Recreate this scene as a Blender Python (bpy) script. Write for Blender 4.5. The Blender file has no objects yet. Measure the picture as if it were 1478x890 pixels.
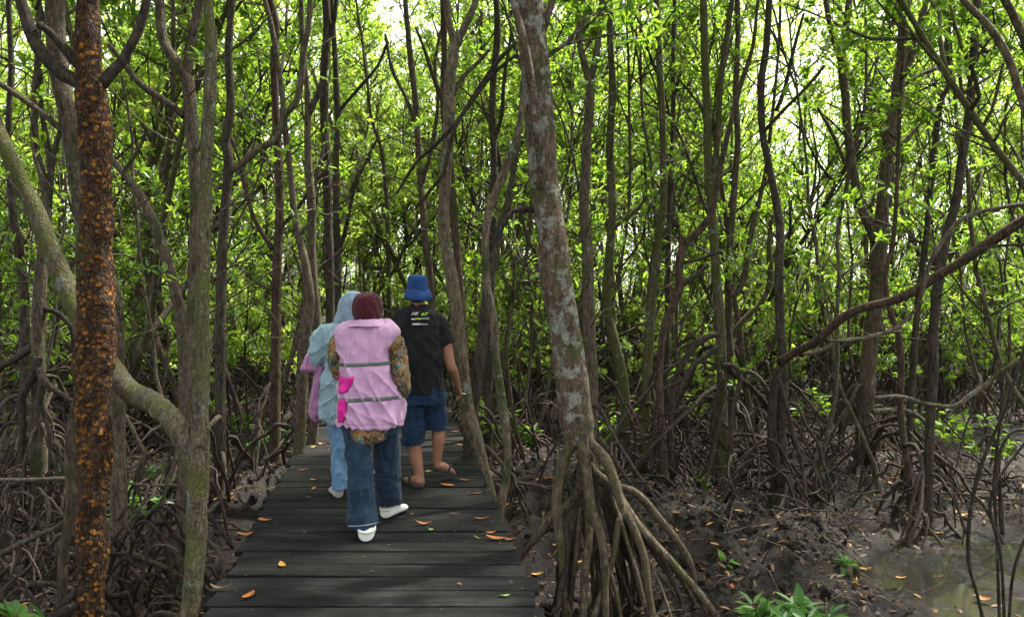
import bpy, bmesh, math, random
import numpy as np
from mathutils import Vector, Matrix
from mathutils.bvhtree import BVHTree

rng = np.random.default_rng(11)
random.seed(11)
scene = bpy.context.scene
COL = scene.collection

# ------------------------------------------------------------------ camera geometry
F = 28.0 / 36.0 * 1478.0          # focal length in photo pixels
CX, CY, HZ, EYE = 739.0, 445.0, 416.0, 1.57
def W(px, py, d):
    """point seen at photo pixel (px, py) at depth d metres"""
    return np.array([(px - CX) / F * d, d, EYE - (py - HZ) / F * d])

# ------------------------------------------------------------------ noise (vectorised value noise)
def _hash(i, j, k, s):
    h = (i * 374761393 + j * 668265263 + k * 2147483647 + s * 974634777) & 0xFFFFFFFF
    h = ((h ^ (h >> 13)) * 1274126177) & 0xFFFFFFFF
    return ((h ^ (h >> 16)) & 0xFFFF) / 32767.5 - 1.0
def vnoise(P, f=1.0, s=0):
    P = np.asarray(P, dtype=float) * f
    I = np.floor(P).astype(np.int64); T = P - I
    T = T * T * (3 - 2 * T)
    i, j, k = I[:, 0], I[:, 1], I[:, 2]
    x, y, z = T[:, 0], T[:, 1], T[:, 2]
    def L(a, b, t): return a + (b - a) * t
    c = lambda a, b, d: _hash(i + a, j + b, k + d, s)
    return L(L(L(c(0,0,0), c(1,0,0), x), L(c(0,1,0), c(1,1,0), x), y),
             L(L(c(0,0,1), c(1,0,1), x), L(c(0,1,1), c(1,1,1), x), y), z)
def fbm(P, f=1.0, o=4, s=0, g=0.5):
    a, r = 1.0, 0.0
    for q in range(o):
        r = r + a * vnoise(P, f * 2 ** q, s + q * 17); a *= g
    return r

# ------------------------------------------------------------------ mesh building
def tag(o, label=None, cat=None, group=None, kind=None):
    if label: o['label'] = label
    if cat: o['category'] = cat
    if group: o['group'] = group
    if kind: o['kind'] = kind
    return o
def empty(name, loc=(0, 0, 0)):
    o = bpy.data.objects.new(name, None); COL.objects.link(o)
    o.location = loc; o.empty_display_size = 0.1
    return o
def link(name, me, mat, parent=None, loc=None):
    o = bpy.data.objects.new(name, me); COL.objects.link(o)
    if mat is not None:
        me.materials.clear(); me.materials.append(mat)
    if parent is not None: o.parent = parent
    if loc is not None: o.location = loc
    return o

class MB:
    def __init__(self): self.v = []; self.f = []; self.n = 0
    def add(self, V, Fc):
        V = np.asarray(V, dtype=float).reshape(-1, 3)
        self.v.append(V)
        for a in Fc:
            a = np.asarray(a, dtype=np.int64)
            if len(a): self.f.append(a + self.n)
        self.n += len(V)
    def verts(self): return np.concatenate(self.v) if self.v else np.zeros((0, 3))
    def mesh(self, name, smooth=True, origin=None):
        V = self.verts()
        if origin is not None: V = V - np.asarray(origin)
        me = bpy.data.meshes.new(name)
        loops, starts, n = [], [], 0
        for a in self.f:
            m, k = a.shape
            loops.append(a.ravel()); starts.append(n + np.arange(m) * k); n += m * k
        loops = np.concatenate(loops); starts = np.concatenate(starts)
        me.vertices.add(len(V)); me.vertices.foreach_set('co', V.ravel())
        me.loops.add(n); me.loops.foreach_set('vertex_index', loops)
        me.polygons.add(len(starts)); me.polygons.foreach_set('loop_start', starts)
        me.update(calc_edges=True); me.validate()
        me.polygons.foreach_set('use_smooth', np.full(len(me.polygons), smooth, dtype=bool))
        return me
    def build(self, name, mat, parent=None, smooth=True, origin=None, world=False):
        return link(name, self.mesh(name, smooth, origin), mat, parent)
    # -- tube through points
    def tube(self, pts, rad, k=6, cap=True, lump=0.0, lf=6.0, seed=0, octv=3):
        P = np.asarray(pts, dtype=float); R = np.asarray(rad, dtype=float)
        n = len(P)
        T = np.gradient(P, axis=0); T /= np.linalg.norm(T, axis=1)[:, None] + 1e-9
        u = np.array([1.0, 0, 0]) if abs(T[0][0]) < .8 else np.array([0, 1.0, 0])
        U = np.empty_like(P)
        for i in range(n):
            u = u - T[i] * u.dot(T[i]); u = u / (np.linalg.norm(u) + 1e-9); U[i] = u
        Vv = np.cross(T, U)
        a = np.arange(k) / k * 2 * math.pi
        D = np.cos(a)[None, :, None] * U[:, None, :] + np.sin(a)[None, :, None] * Vv[:, None, :]
        rr = np.repeat(R[:, None], k, 1)
        if lump:
            base = (P[:, None, :] + D * R[:, None, None]).reshape(-1, 3)
            rr = rr * (1 + lump * fbm(base * np.array([1, 1, .6]), lf, octv, seed, .62 if octv > 3 else .5).reshape(n, k))
        V = (P[:, None, :] + D * rr[:, :, None]).reshape(-1, 3)
        i = np.arange(n - 1)[:, None] * k; j = np.arange(k)[None, :]; j2 = (j + 1) % k
        Q = np.stack([i + j, i + j2, i + k + j2, i + k + j], -1).reshape(-1, 4)
        if cap:
            V = np.concatenate([V, P[:1], P[-1:]])
            jj = np.arange(k)
            t1 = np.stack([np.full(k, n * k), (jj + 1) % k, jj], -1)
            b = (n - 1) * k
            t2 = np.stack([np.full(k, n * k + 1), b + jj, b + (jj + 1) % k], -1)
            self.add(V, [Q, t1, t2])
        else:
            self.add(V, [Q])

def spline(pts, step):
    """Catmull-Rom through rows of pts (any number of columns), resampled about every step metres"""
    P = np.asarray(pts, dtype=float)
    if len(P) == 2:
        n = max(2, int(np.linalg.norm(P[1, :3] - P[0, :3]) / step) + 1)
        t = np.linspace(0, 1, n)[:, None]
        return P[0] * (1 - t) + P[1] * t
    A = np.vstack([2 * P[0] - P[1], P, 2 * P[-1] - P[-2]])
    out = []
    for i in range(len(P) - 1):
        p0, p1, p2, p3 = A[i:i + 4]
        n = max(2, int(np.linalg.norm(p2[:3] - p1[:3]) / step) + 1)
        t = np.arange(n)[:, None] / n
        out.append(.5 * (2 * p1 + (p2 - p0) * t + (2 * p0 - 5 * p1 + 4 * p2 - p3) * t ** 2 + (3 * p1 - p0 - 3 * p2 + p3) * t ** 3))
    out.append(P[-1:])
    return np.concatenate(out)

def unit(v):
    v = np.asarray(v, float); return v / (np.linalg.norm(v, axis=-1, keepdims=True) + 1e-9)

def leaves(mb, pos, d, nrm, ln, wd, fold=.15, droop=.15):
    """flat elliptical leaves with a folded midrib; all arguments are arrays"""
    d = unit(d); s = unit(np.cross(d, nrm)); n = np.cross(s, d)
    ln = ln[:, None]; wd = wd[:, None]
    B = pos
    def pt(a, b): return B + d * ln * a + s * wd * b + n * (abs(b) * wd * fold * 2 - ln * droop * a * a)
    V = np.stack([pt(0, 0), pt(.28, -.42), pt(.66, -.40), pt(1, 0), pt(.66, .40), pt(.28, .42)], 1).reshape(-1, 3)
    i = (np.arange(len(pos)) * 6)[:, None]
    q = np.concatenate([i + np.array([0, 3, 2, 1]), i + np.array([0, 5, 4, 3])])
    mb.add(V, [q])

def rosettes(mb, P, D, n=7, L=.095, rg=None, spread=(0.7, 1.5)):
    rg = rg or rng
    P = np.repeat(np.asarray(P), n, 0); D = np.repeat(unit(D), n, 0)
    m = len(P)
    a = rg.uniform(0, 2 * math.pi, m); th = rg.uniform(spread[0], spread[1], m)
    h = np.tile([0.3, .5, .9], (m, 1)) + rg.normal(0, .3, (m, 3))
    U = unit(np.cross(D, h)); V = np.cross(D, U)
    out = U * np.cos(a)[:, None] + V * np.sin(a)[:, None]
    d = D * np.cos(th)[:, None] + out * np.sin(th)[:, None]
    nrm = unit(D + rg.normal(0, .35, (m, 3)) + np.array([0, 0, .5]))
    ln = L * rg.uniform(.65, 1.2, m)
    P = P + d * .012 + D * rg.uniform(-.03, .02, m)[:, None]
    leaves(mb, P, d, nrm, ln, ln * rg.uniform(.38, .5, m))

# ------------------------------------------------------------------ materials
def mat(name):
    m = bpy.data.materials.new(name); m.use_nodes = True
    nt = m.node_tree; nt.nodes.clear()
    return m, nt
class NT:
    def __init__(self, nt): self.nt = nt
    def n(self, t, **kw):
        x = self.nt.nodes.new(t)
        for k, v in kw.items():
            if k.startswith('i_'):
                key = k[2:]
                key = int(key) if key.isdigit() else key.replace('_', ' ')
                x.inputs[key].default_value = v
            else: setattr(x, k, v)
        return x
    def l(self, a, b): self.nt.links.new(a, b)
    def ramp(self, fac, stops, interp='LINEAR'):
        r = self.n('ShaderNodeValToRGB'); cr = r.color_ramp; cr.interpolation = interp
        while len(cr.elements) < len(stops): cr.elements.new(.5)
        for e, (p, c) in zip(cr.elements, stops):
            e.position = p; e.color = tuple(c) + (1,) if len(c) == 3 else c
        self.l(fac, r.inputs[0]); return r.outputs[0]
    def noise(self, vec, scale, detail=4, rough=.55, dist=0.0):
        x = self.n('ShaderNodeTexNoise'); x.inputs['Scale'].default_value = scale
        x.inputs['Detail'].default_value = detail; x.inputs['Roughness'].default_value = rough
        x.inputs['Distortion'].default_value = dist
        if vec is not None: self.l(vec, x.inputs['Vector'])
        return x.outputs[0]
    def voro(self, vec, scale, feature='F1', out=0, rnd=1.0):
        x = self.n('ShaderNodeTexVoronoi', feature=feature); x.inputs['Scale'].default_value = scale
        x.inputs['Randomness'].default_value = rnd
        if vec is not None: self.l(vec, x.inputs['Vector'])
        return x.outputs[out]
    def coords(self, scale=(1, 1, 1), kind='Object', rnd=False):
        c = self.n('ShaderNodeTexCoord'); m = self.n('ShaderNodeMapping')
        m.inputs['Scale'].default_value = scale
        self.l(c.outputs[kind], m.inputs['Vector'])
        if rnd:
            o = self.n('ShaderNodeObjectInfo'); k = self.n('ShaderNodeVectorMath', operation='SCALE')
            k.inputs[0].default_value = (37, 53, 29); self.l(o.outputs['Random'], k.inputs['Scale'])
            self.l(k.outputs[0], m.inputs['Location'])
        return m.outputs[0]
    def mix(self, f, a, b, mode='MIX'):
        x = self.n('ShaderNodeMix', data_type='RGBA', blend_type=mode)
        for s, v in ((x.inputs[0], f), (x.inputs[6], a), (x.inputs[7], b)):
            if isinstance(v, (int, float)): s.default_value = v
            elif isinstance(v, tuple): s.default_value = v + (1,)
            else: self.l(v, s)
        return x.outputs[2]
    def math(self, op, a, b=0.0, clamp=False):
        x = self.n('ShaderNodeMath', operation=op, use_clamp=clamp)
        for s, v in ((x.inputs[0], a), (x.inputs[1], b)):
            if isinstance(v, (int, float)): s.default_value = v
            else: self.l(v, s)
        return x.outputs[0]
    def bump(self, h, dist=.01, strength=1.0, normal=None):
        b = self.n('ShaderNodeBump'); b.inputs['Distance'].default_value = dist
        b.inputs['Strength'].default_value = strength; self.l(h, b.inputs['Height'])
        if normal is not None: self.l(normal, b.inputs['Normal'])
        return b.outputs[0]
    def out(self, col, rough=.8, normal=None, spec=.3, sheen=0.0, **kw):
        p = self.n('ShaderNodeBsdfPrincipled'); o = self.n('ShaderNodeOutputMaterial')
        for s, v in ((p.inputs['Base Color'], col), (p.inputs['Roughness'], rough)):
            if isinstance(v, (int, float)): s.default_value = v
            elif isinstance(v, tuple): s.default_value = v + (1,)
            else: self.l(v, s)
        p.inputs['Specular IOR Level'].default_value = spec
        p.inputs['Sheen Weight'].default_value = sheen
        for k, v in kw.items(): p.inputs[k.replace('_', ' ')].default_value = v
        if normal is not None: self.l(normal, p.inputs['Normal'])
        self.l(p.outputs[0], o.inputs[0]); return p

def bark(name, dark, mid, lichen=(.26, .28, .23), la=.0, moss=(.045, .055, .018), ma=.0, bump=.012, flake=None, ring=0.0):
    m, t = mat(name); g = NT(t)
    c = g.coords((1, 1, .35), rnd=True); c2 = g.coords((1, 1, 1), rnd=True)
    n1 = g.noise(c, 9, 5, .65); n2 = g.noise(c, 38, 4, .7)
    col = g.ramp(n1, [(.3, dark), (.72, mid)])
    col = g.mix(g.ramp(n2, [(.32, (0, 0, 0)), (.66, (1, 1, 1))]), g.mix(.72, col, (0, 0, 0)), g.mix(.25, col, tuple(min(1, x * 2) for x in mid)))
    wv = g.mix(.06, g.coords((1, 1, .42), rnd=True), g.n('ShaderNodeTexNoise', i_Scale=23.0, i_Detail=3.0).outputs[1], 'ADD')
    ck = g.ramp(g.voro(wv, 52, 'DISTANCE_TO_EDGE'), [(.0, (0, 0, 0)), (.16, (1, 1, 1))])
    col = g.mix(g.math('MULTIPLY', g.math('SUBTRACT', 1.0, ck), .38), col, tuple(x * .5 for x in dark))
    if ma > 0:
        mk = g.ramp(g.noise(c2, 3.2, 5, .6), [(.62 - ma * .3, (0, 0, 0)), (.74 - ma * .3, (1, 1, 1))])
        col = g.mix(mk, col, g.mix(n2, tuple(x * .5 for x in moss), tuple(x * 1.4 for x in moss)))
    h = g.math('ADD', g.math('MULTIPLY', n1, .7), g.math('ADD', g.math('MULTIPLY', n2, .6), g.math('MULTIPLY', ck, .35)))
    if flake:
        v = g.voro(g.mix(.12, g.coords((1, 1, 1.25)), g.n('ShaderNodeTexNoise', i_Scale=14.0).outputs[1], 'ADD'), 30)
        vc = g.voro(g.mix(.12, g.coords((1, 1, 1.25)), g.n('ShaderNodeTexNoise', i_Scale=14.0).outputs[1], 'ADD'), 30, out=1)
        sep = g.n('ShaderNodeSeparateColor'); g.l(vc, sep.inputs[0])
        zone = g.ramp(g.noise(c2, 5.5, 6, .68), [(.36, (0, 0, 0)), (.47, (1, 1, 1))])
        mk = g.math('MULTIPLY', g.ramp(g.math('ADD', v, g.math('MULTIPLY', g.math('SUBTRACT', g.noise(c2, 60, 4, .7), .5), .9)), [(.38, (1, 1, 1)), (.5, (0, 0, 0))]), g.math('MULTIPLY', zone, g.ramp(sep.outputs[0], [(.12, (0, 0, 0)), (.25, (1, 1, 1))])))
        col = g.mix(mk, col, g.mix(sep.outputs[1], flake[0], flake[1]))
        h = g.math('ADD', h, g.math('MULTIPLY', mk, .9))
    if la > 0:
        ln = g.noise(c2, 10, 8, .68, .3)
        a = .70 - la * .19
        mk = g.ramp(ln, [(a, (0, 0, 0)), (a + .05, (1, 1, 1))])
        sp = g.ramp(g.voro(c2, 34), [(.12, (1, 1, 1)), (.2, (0, 0, 0))])
        sp = g.math('MULTIPLY', sp, g.ramp(g.noise(c2, 3, 2), [(.5, (0, 0, 0)), (.6, (1, 1, 1))]))
        mk = g.math('MAXIMUM', mk, sp)
        mk = g.math('MULTIPLY', mk, g.ramp(n2, [(.3, (.2, .2, .2)), (.55, (1, 1, 1))]))
        col = g.mix(mk, col, g.mix(g.noise(c2, 16, 3), tuple(x * .35 for x in lichen), tuple(min(1, x * .95) for x in lichen)))
        h = g.math('ADD', h, g.math('MULTIPLY', mk, .25))
    nb = g.bump(h, bump, 1.0)
    g.out(col, .85, nb, .2)
    return m

def leafmat(name, cols, trans, tw=.45, rough=.42):
    m, t = mat(name); g = NT(t)
    r = g.n('ShaderNodeNewGeometry').outputs['Random Per Island']
    oi = g.n('ShaderNodeObjectInfo').outputs['Random']
    f = g.math('FRACT', g.math('ADD', r, g.math('MULTIPLY', oi, .35)))
    col = g.ramp(f, cols); tc = g.ramp(f, trans)
    p = g.n('ShaderNodeBsdfPrincipled'); p.inputs['Roughness'].default_value = rough
    p.inputs['Specular IOR Level'].default_value = .35
    g.l(col, p.inputs['Base Color'])
    tr = g.n('ShaderNodeBsdfTranslucent'); g.l(tc, tr.inputs[0])
    mx = g.n('ShaderNodeMixShader'); mx.inputs[0].default_value = tw
    g.l(p.outputs[0], mx.inputs[1]); g.l(tr.outputs[0], mx.inputs[2])
    o = g.n('ShaderNodeOutputMaterial'); g.l(mx.outputs[0], o.inputs[0])
    return m

def fabric(name, c1, c2, scale=9, weave=420, bump=.0015, rough=.9, sheen=.15, checks=None, bmp2=0.0):
    m, t = mat(name); g = NT(t)
    c = g.coords()
    col = g.mix(g.ramp(g.noise(c, scale, 4), [(.35, (0, 0, 0)), (.65, (1, 1, 1))]), c1, c2)
    w = g.noise(c, weave, 2)
    h = w
    if checks:
        k = g.n('ShaderNodeTexWave', wave_type='BANDS', bands_direction='Z'); k.inputs['Scale'].default_value = checks
        k2 = g.n('ShaderNodeTexWave', wave_type='BANDS', bands_direction='X'); k2.inputs['Scale'].default_value = checks
        g.l(c, k.inputs[0]); g.l(c, k2.inputs[0])
        s = g.math('MULTIPLY', k.outputs[1], k2.outputs[1])
        col = g.mix(g.math('MULTIPLY', s, .35), col, tuple(x * .5 for x in c1)); h = g.math('ADD', w, s)
    nb = g.bump(h, bump, .6)
    if bmp2: nb = g.bump(g.noise(c, 22, 4, .6), bmp2, .7, nb)
    g.out(col, rough, nb, .15, sheen)
    return m

M = {}
M['bark'] = bark('brown_bark', (.045, .036, .024), (.155, .122, .082), la=.42, ma=.25)
M['bark_mossy'] = bark('mossy_bark', (.048, .040, .026), (.155, .128, .082), la=.65, ma=.7, moss=(.075, .078, .024))
M['bark_lichen'] = bark('lichen_bark', (.05, .034, .021), (.165, .118, .078), lichen=(.33, .335, .275), la=.97, ma=.32)
M['bark_pale'] = bark('pale_bark', (.07, .055, .036), (.21, .165, .11), la=.7, ma=.35)
M['bark_dark'] = bark('dark_bark', (.024, .0195, .0145), (.092, .074, .053), la=.3, ma=.1)
M['bark_red'] = bark('reddish_bark', (.038, .0245, .017), (.122, .082, .055), la=.35, ma=.1)
M['bark_scaly'] = bark('scaly_orange_bark', (.022, .013, .008), (.085, .045, .024), la=.25, ma=.12, bump=.03,
                       flake=((.10, .036, .008), (.37, .16, .026)))
M['root'] = bark('mossy_root_bark', (.040, .031, .019), (.19, .15, .095), la=.45, ma=.4, moss=(.075, .068, .026), bump=.016)
M['root_grey'] = bark('grey_root_bark', (.020, .015, .011), (.095, .073, .053), la=.2, ma=.1, bump=.006)
M['root_dark'] = bark('dark_root_bark', (.010, .0075, .0055), (.046, .034, .025), la=.2, ma=.1, bump=.006)
M['twig'] = bark('dry_twig_bark', (.04, .03, .023), (.17, .135, .10), la=.0, ma=.0, bump=.004)
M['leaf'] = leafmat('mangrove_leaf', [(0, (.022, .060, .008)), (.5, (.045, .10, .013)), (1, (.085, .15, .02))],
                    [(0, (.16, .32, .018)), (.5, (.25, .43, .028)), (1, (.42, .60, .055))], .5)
M['leaf_sunlit'] = leafmat('sunlit_mangrove_leaf', [(0, (.045, .10, .012)), (.5, (.085, .155, .018)), (1, (.12, .19, .028))],
                    [(0, (.26, .43, .035)), (.5, (.42, .60, .06)), (1, (.62, .75, .14))], .55)  # same leaf in lighter, yellower colour: sunlit glow of distant foliage painted in
M['leaf_low'] = leafmat('seedling_leaf', [(0, (.03, .10, .02)), (.6, (.06, .16, .03)), (1, (.14, .26, .04))],
                    [(0, (.10, .28, .03)), (1, (.28, .5, .06))], .3)
M['litter'] = leafmat('dead_leaf_litter', [(0, (.03, .018, .011)), (.55, (.075, .042, .022)), (.85, (.14, .075, .03)), (1, (.36, .19, .03))],
                    [(0, (.04, .02, .01)), (1, (.25, .12, .03))], .15, .6)
# ------------------------------------------------------------------ ground
UX, UY = (566 - CX) / F, 1.0                      # boardwalk direction: x = DX0 + UX*y
DECK_L = lambda y: (285 - CX) / F * 3.808 + UX * (y - 3.808)     # left edge x at depth y
DECK_R = lambda y: (795 - CX) / F * 3.808 + UX * (y - 3.808)
def bump2(x, y, cx, cy, sx, sy): return np.exp(-((x - cx) / sx) ** 2 - ((y - cy) / sy) ** 2)
def gh(x, y, fine=True):
    x = np.atleast_1d(np.asarray(x, float)); y = np.atleast_1d(np.asarray(y, float))
    P = np.stack([x, y, np.zeros_like(x)], 1)
    r = np.hypot(x, y)
    fade = np.clip(1.5 - r / 40, .15, 1)
    z = -.50 + .08 * fbm(P, .45, 2, 3) * fade
    z += .30 * bump2(x, y, 1.85, 6.15, .75, .75) + .22 * bump2(x, y, 1.15, 7.2, .8, .7) + .2 * bump2(x, y, .55, 8.4, .7, 1.6)
    z += .12 * bump2(x, y, 2.0, 4.9, .5, .6)
    mid = UX * y + .1
    left = np.clip((mid - x) / 1.0 - .55, 0, 1) * np.clip((1.9 - (mid - x)) / .5, 0, 1)
    z += .24 * left * np.clip((y - 5.0) / 1.4, 0, 1) * np.clip((16 - y) / 4, 0, 1)
    pool = np.clip(1.25 - np.hypot((x - 4.2) / 1.62, (y - 5.35) / 1.7) - .12 * vnoise(P, 1.7, 44), 0, 1)
    pool = np.clip(pool * 3.2, 0, 1)
    pl = np.clip(1.2 - np.hypot((x + 2.1) / .55, (y - 6.6) / .9), 0, 1); pl = np.clip(pl * 3, 0, 1)
    flat = -.60 + .014 * fbm(P, 2.2, 2, 8)
    if fine:
        lump = fbm(P, 3.2, 3, 21) + .8 * np.abs(fbm(P, 7.5, 2, 5))
        f2 = np.clip(1.6 - r / 14, 0, 1)
        cl = np.abs(fbm(P, 4.6, 2, 61)); cl2 = np.abs(vnoise(P, 13, 62)); z += (.05 * lump + .075 * (.5 - cl) + .045 * (.4 - cl2) * (cl < .5)) * f2 + .03 * np.abs(fbm(P, 24, 2, 9)) * f2 - .02 * f2
        flat += .034 * np.abs(fbm(P * np.array([1, .6, 1]), 6.5, 3, 33)) - .006 + .014 * fbm(P, 24, 2, 4)
    z = z * (1 - pool) + flat * pool
    z = z * (1 - pl) + (flat + .03) * pl
    return z
def gz(x, y): return float(gh(x, y)[0])

def axis(lo, a, b, hi, step, grow=1.16):
    mid = np.arange(a, b + step / 2, step)
    up, s, p = [], step, b
    while p < hi: s *= grow; p += s; up.append(min(p, hi))
    dn, s, p = [], step, a
    while p > lo: s *= grow; p -= s; dn.append(max(p, lo))
    return np.concatenate([np.array(dn[::-1]), mid, np.array(up)])
gx = axis(-420, -4.5, 5.5, 420, .032, 1.09); gy = axis(-80, 3.2, 10.5, 460, .032, 1.07)
X, Y = np.meshgrid(gx, gy); Z = gh(X.ravel(), Y.ravel())
mb = MB(); nx, ny = len(gx), len(gy)
i = (np.arange(ny - 1)[:, None] * nx + np.arange(nx - 1)[None, :]).ravel()
mb.add(np.stack([X.ravel(), Y.ravel(), Z], 1), [np.stack([i, i + 1, i + nx + 1, i + nx], 1)])
m, t = mat('mud'); g = NT(t); c = g.coords((1, 1, 1))
n1 = g.noise(c, 1.6, 4, .6); n2 = g.noise(c, 14, 6, .7); n3 = g.noise(c, 70, 4, .7)
col = g.ramp(n2, [(.3, (.005, .0033, .0018)), (.5, (.021, .0134, .0066)), (.75, (.064, .042, .022))])
col = g.mix(g.ramp(n1, [(.4, (0, 0, 0)), (.62, (1, 1, 1))]), col, g.mix(n2, (.008, .0058, .0034), (.024, .0178, .0105)))
green = g.ramp(g.noise(c, 3.1, 4, .6), [(.62, (0, 0, 0)), (.72, (1, 1, 1))])
col = g.mix(g.math('MULTIPLY', green, .45), col, (.035, .05, .012))
pz = g.n('ShaderNodeSeparateXYZ'); g.l(c, pz.inputs[0])
wet = g.ramp(g.math('ADD', pz.outputs[2], 1.0), [(.405, (1, 1, 1)), (.445, (0, 0, 0))])   # low mud near the water line is wet
col = g.mix(wet, col, g.mix(n2, (.017, .0152, .0105), (.046, .042, .031)))
rough = g.math('SUBTRACT', g.ramp(n3, [(.3, (.55,) * 3), (.7, (.95,) * 3)]), g.math('MULTIPLY', wet, .46), True)
nb = g.bump(g.math('ADD', n2, g.math('MULTIPLY', n3, .6)), .06, 1.0)
g.out(col, rough, nb, .4); M['mud'] = m
ground = mb.build('ground', M['mud']); tag(ground, 'dark wet mangrove mud with lumps and low mounds', 'ground', kind='structure')

# water lying in the hollow on the right
m, t = mat('mud_water'); g = NT(t); c = g.coords((1, 1, 1))
nb = g.bump(g.noise(c, 6, 2), .002, .4)
g.out(g.mix(g.noise(c, 2.4, 4), (.028, .026, .02), (.045, .04, .031)), .06, nb, .5); M['water'] = m
mb = MB(); V = []
ring = [(4.35 + 2.2 * math.cos(a) * (1 + .1 * math.sin(3 * a)), 5.35 + 2.2 * math.sin(a)) for a in np.linspace(0, 2 * math.pi, 64, endpoint=False)]
mb.add([(x, y, -.584) for x, y in ring] + [(4.35, 5.35, -.584)], [np.array([[k, (k + 1) % 64, 64] for k in range(64)])])
mb.build('water', M['water']); tag(bpy.data.objects['water'], 'shallow brown green water lying on the mud', 'water', kind='structure')

# ------------------------------------------------------------------ boardwalk
m, t = mat('weathered_planks'); g = NT(t)
c = g.coords((1.6, 16, 16), rnd=True); c2 = g.coords((1, 1, 1), rnd=True)
n1 = g.noise(c, 2.2, 6, .7, .6); n2 = g.noise(c, 11, 5, .7); n3 = g.noise(c2, 2.6, 4, .6); n4 = g.noise(c2, 190, 2, .6)
oi = g.n('ShaderNodeObjectInfo').outputs['Random']
col = g.ramp(n1, [(.3, (.0065, .007, .007)), (.7, (.021, .0218, .0212))])
col = g.mix(g.math('MULTIPLY', g.ramp(n2, [(.42, (1, 1, 1)), (.55, (0, 0, 0))]), .55), col, (.006, .006, .006))
col = g.mix(g.ramp(n3, [(.52, (0, 0, 0)), (.75, (.6, .6, .6))]), col, (.040, .042, .034))
col = g.mix(1.0, col, g.ramp(oi, [(0, (.72, .72, .74)), (1, (1.25, 1.24, 1.18))]), 'MULTIPLY')
col = g.mix(g.ramp(n4, [(.70, (0, 0, 0)), (.78, (.7, .7, .7))]), col, (.09, .088, .078))
wr = g.ramp(g.noise(g.coords((1.2, 5, 5), rnd=True), 1.7, 6, .75), [(.5, (0, 0, 0)), (.66, (.75, .75, .75))]); col = g.mix(wr, col, g.mix(n2, (.020, .020, .018), (.060, .059, .053)))
nb = g.bump(g.math('ADD', g.math('ADD', n1, n2), g.math('MULTIPLY', n4, .25)), .009, 1.0)
g.out(col, g.ramp(n2, [(.3, (.7,) * 3), (.7, (.95,) * 3)]), nb, .14); M['plank'] = m
m, t = mat('deck_timber'); g = NT(t); c = g.coords((1, 1, 1))
g.out(g.mix(g.noise(c, 9, 5, .7), (.012, .010, .009), (.05, .042, .034)), .85, g.bump(g.noise(c, 30, 4), .006), .2); M['beam'] = m

deck = empty('boardwalk', (DECK_L(3) * .5 + DECK_R(3) * .5, 3, 0))
tag(deck, 'dark grey plank boardwalk running straight into the mangrove', 'boardwalk', kind='structure')
DO = np.array(deck.location)
ang = math.atan2(1, UX) - math.pi / 2
def plank_mesh(L, wdt, th, seed):
    bm = bmesh.new()
    bmesh.ops.create_cube(bm, size=1.0)
    for v in bm.verts: v.co.x *= L; v.co.y *= wdt; v.co.z *= th
    bmesh.ops.subdivide_edges(bm, edges=[e for e in bm.edges if abs(e.verts[0].co.x - e.verts[1].co.x) > L * .5], cuts=9)
    es = [e for e in bm.edges if len(e.link_faces) == 2 and e.calc_face_angle(0) > 1.2]
    bmesh.ops.bevel(bm, geom=es, offset=.008, segments=2, affect='EDGES', profile=.6)
    co = np.array([v.co[:] for v in bm.verts])
    q = fbm(co * np.array([1, 0, 0]) + seed * 7.3, 1.3, 2, seed); w = fbm(co * np.array([3, 2, 0]) + seed * 3.1, 2.2, 3, seed + 5)
    for v, a, b in zip(bm.verts, q, w):
        v.co.z += .003 * a + .0012 * b; v.co.y += math.copysign(.0022, v.co.y) * b
    me = bpy.data.meshes.new('plank'); bm.to_mesh(me); bm.free()
    for p in me.polygons: p.use_smooth = False
    return me
seams = [3.08, 3.29, 3.50, 3.72, 3.935, 4.15, 4.349, 4.547, 4.763, 4.945, 5.15, 5.33, 5.52, 5.71, 5.91, 6.11, 6.31, 6.51, 6.71, 6.92, 7.10, 7.28, 7.46, 7.66, 7.86, 8.07]
while len(seams) < 66: seams.append(seams[-1] + .2 + random.uniform(-.012, .012))
wide = {3.935, 4.349, 4.547, 4.763, 4.945, 5.71, 6.31, 6.92, 7.46, 8.07}
sl = math.hypot(UX, 1)
for a, b in zip(seams[:-1], seams[1:]):
    ga = .009 if a in wide or (a > 8.1 and random.random() < .3) else random.choice([.002, .003, .0045])
    gb = .008 if b in wide else .003
    w_ = (b - a - ga - gb)
    yc = (a + ga + b - gb) / 2
    half = (DECK_R(yc) - DECK_L(yc)) / 2
    me = plank_mesh(half * 2 + random.uniform(-.05, .03), w_, .036, int(a * 100))
    o = link('plank', me, M['plank'], deck)
    o.location = np.array([(DECK_L(yc) + DECK_R(yc)) / 2 + random.uniform(-.012, .012), yc, -.018 + random.uniform(-.003, .001)]) - DO
    o.rotation_euler = (random.uniform(-.012, .012), random.uniform(-.003, .003), random.uniform(-.006, .006))
y1 = seams[-1]
for s in (-.72, 0, .72):
    bm_ = MB(); xs = lambda y: (DECK_L(y) + DECK_R(y)) / 2 + s
    V = []
    for y in (3.1, y1 - .05):
        for dx, dz in ((-.04, -.042), (.04, -.042), (.04, -.17), (-.04, -.17)): V.append(np.array([xs(y) + dx, y, dz]) - DO)
    bm_.add(V, [np.array([[0, 1, 5, 4], [1, 2, 6, 5], [2, 3, 7, 6], [3, 0, 4, 7], [3, 2, 1, 0], [4, 5, 6, 7]])])
    bm_.build('joist', M['beam'], deck, smooth=False)
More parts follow.
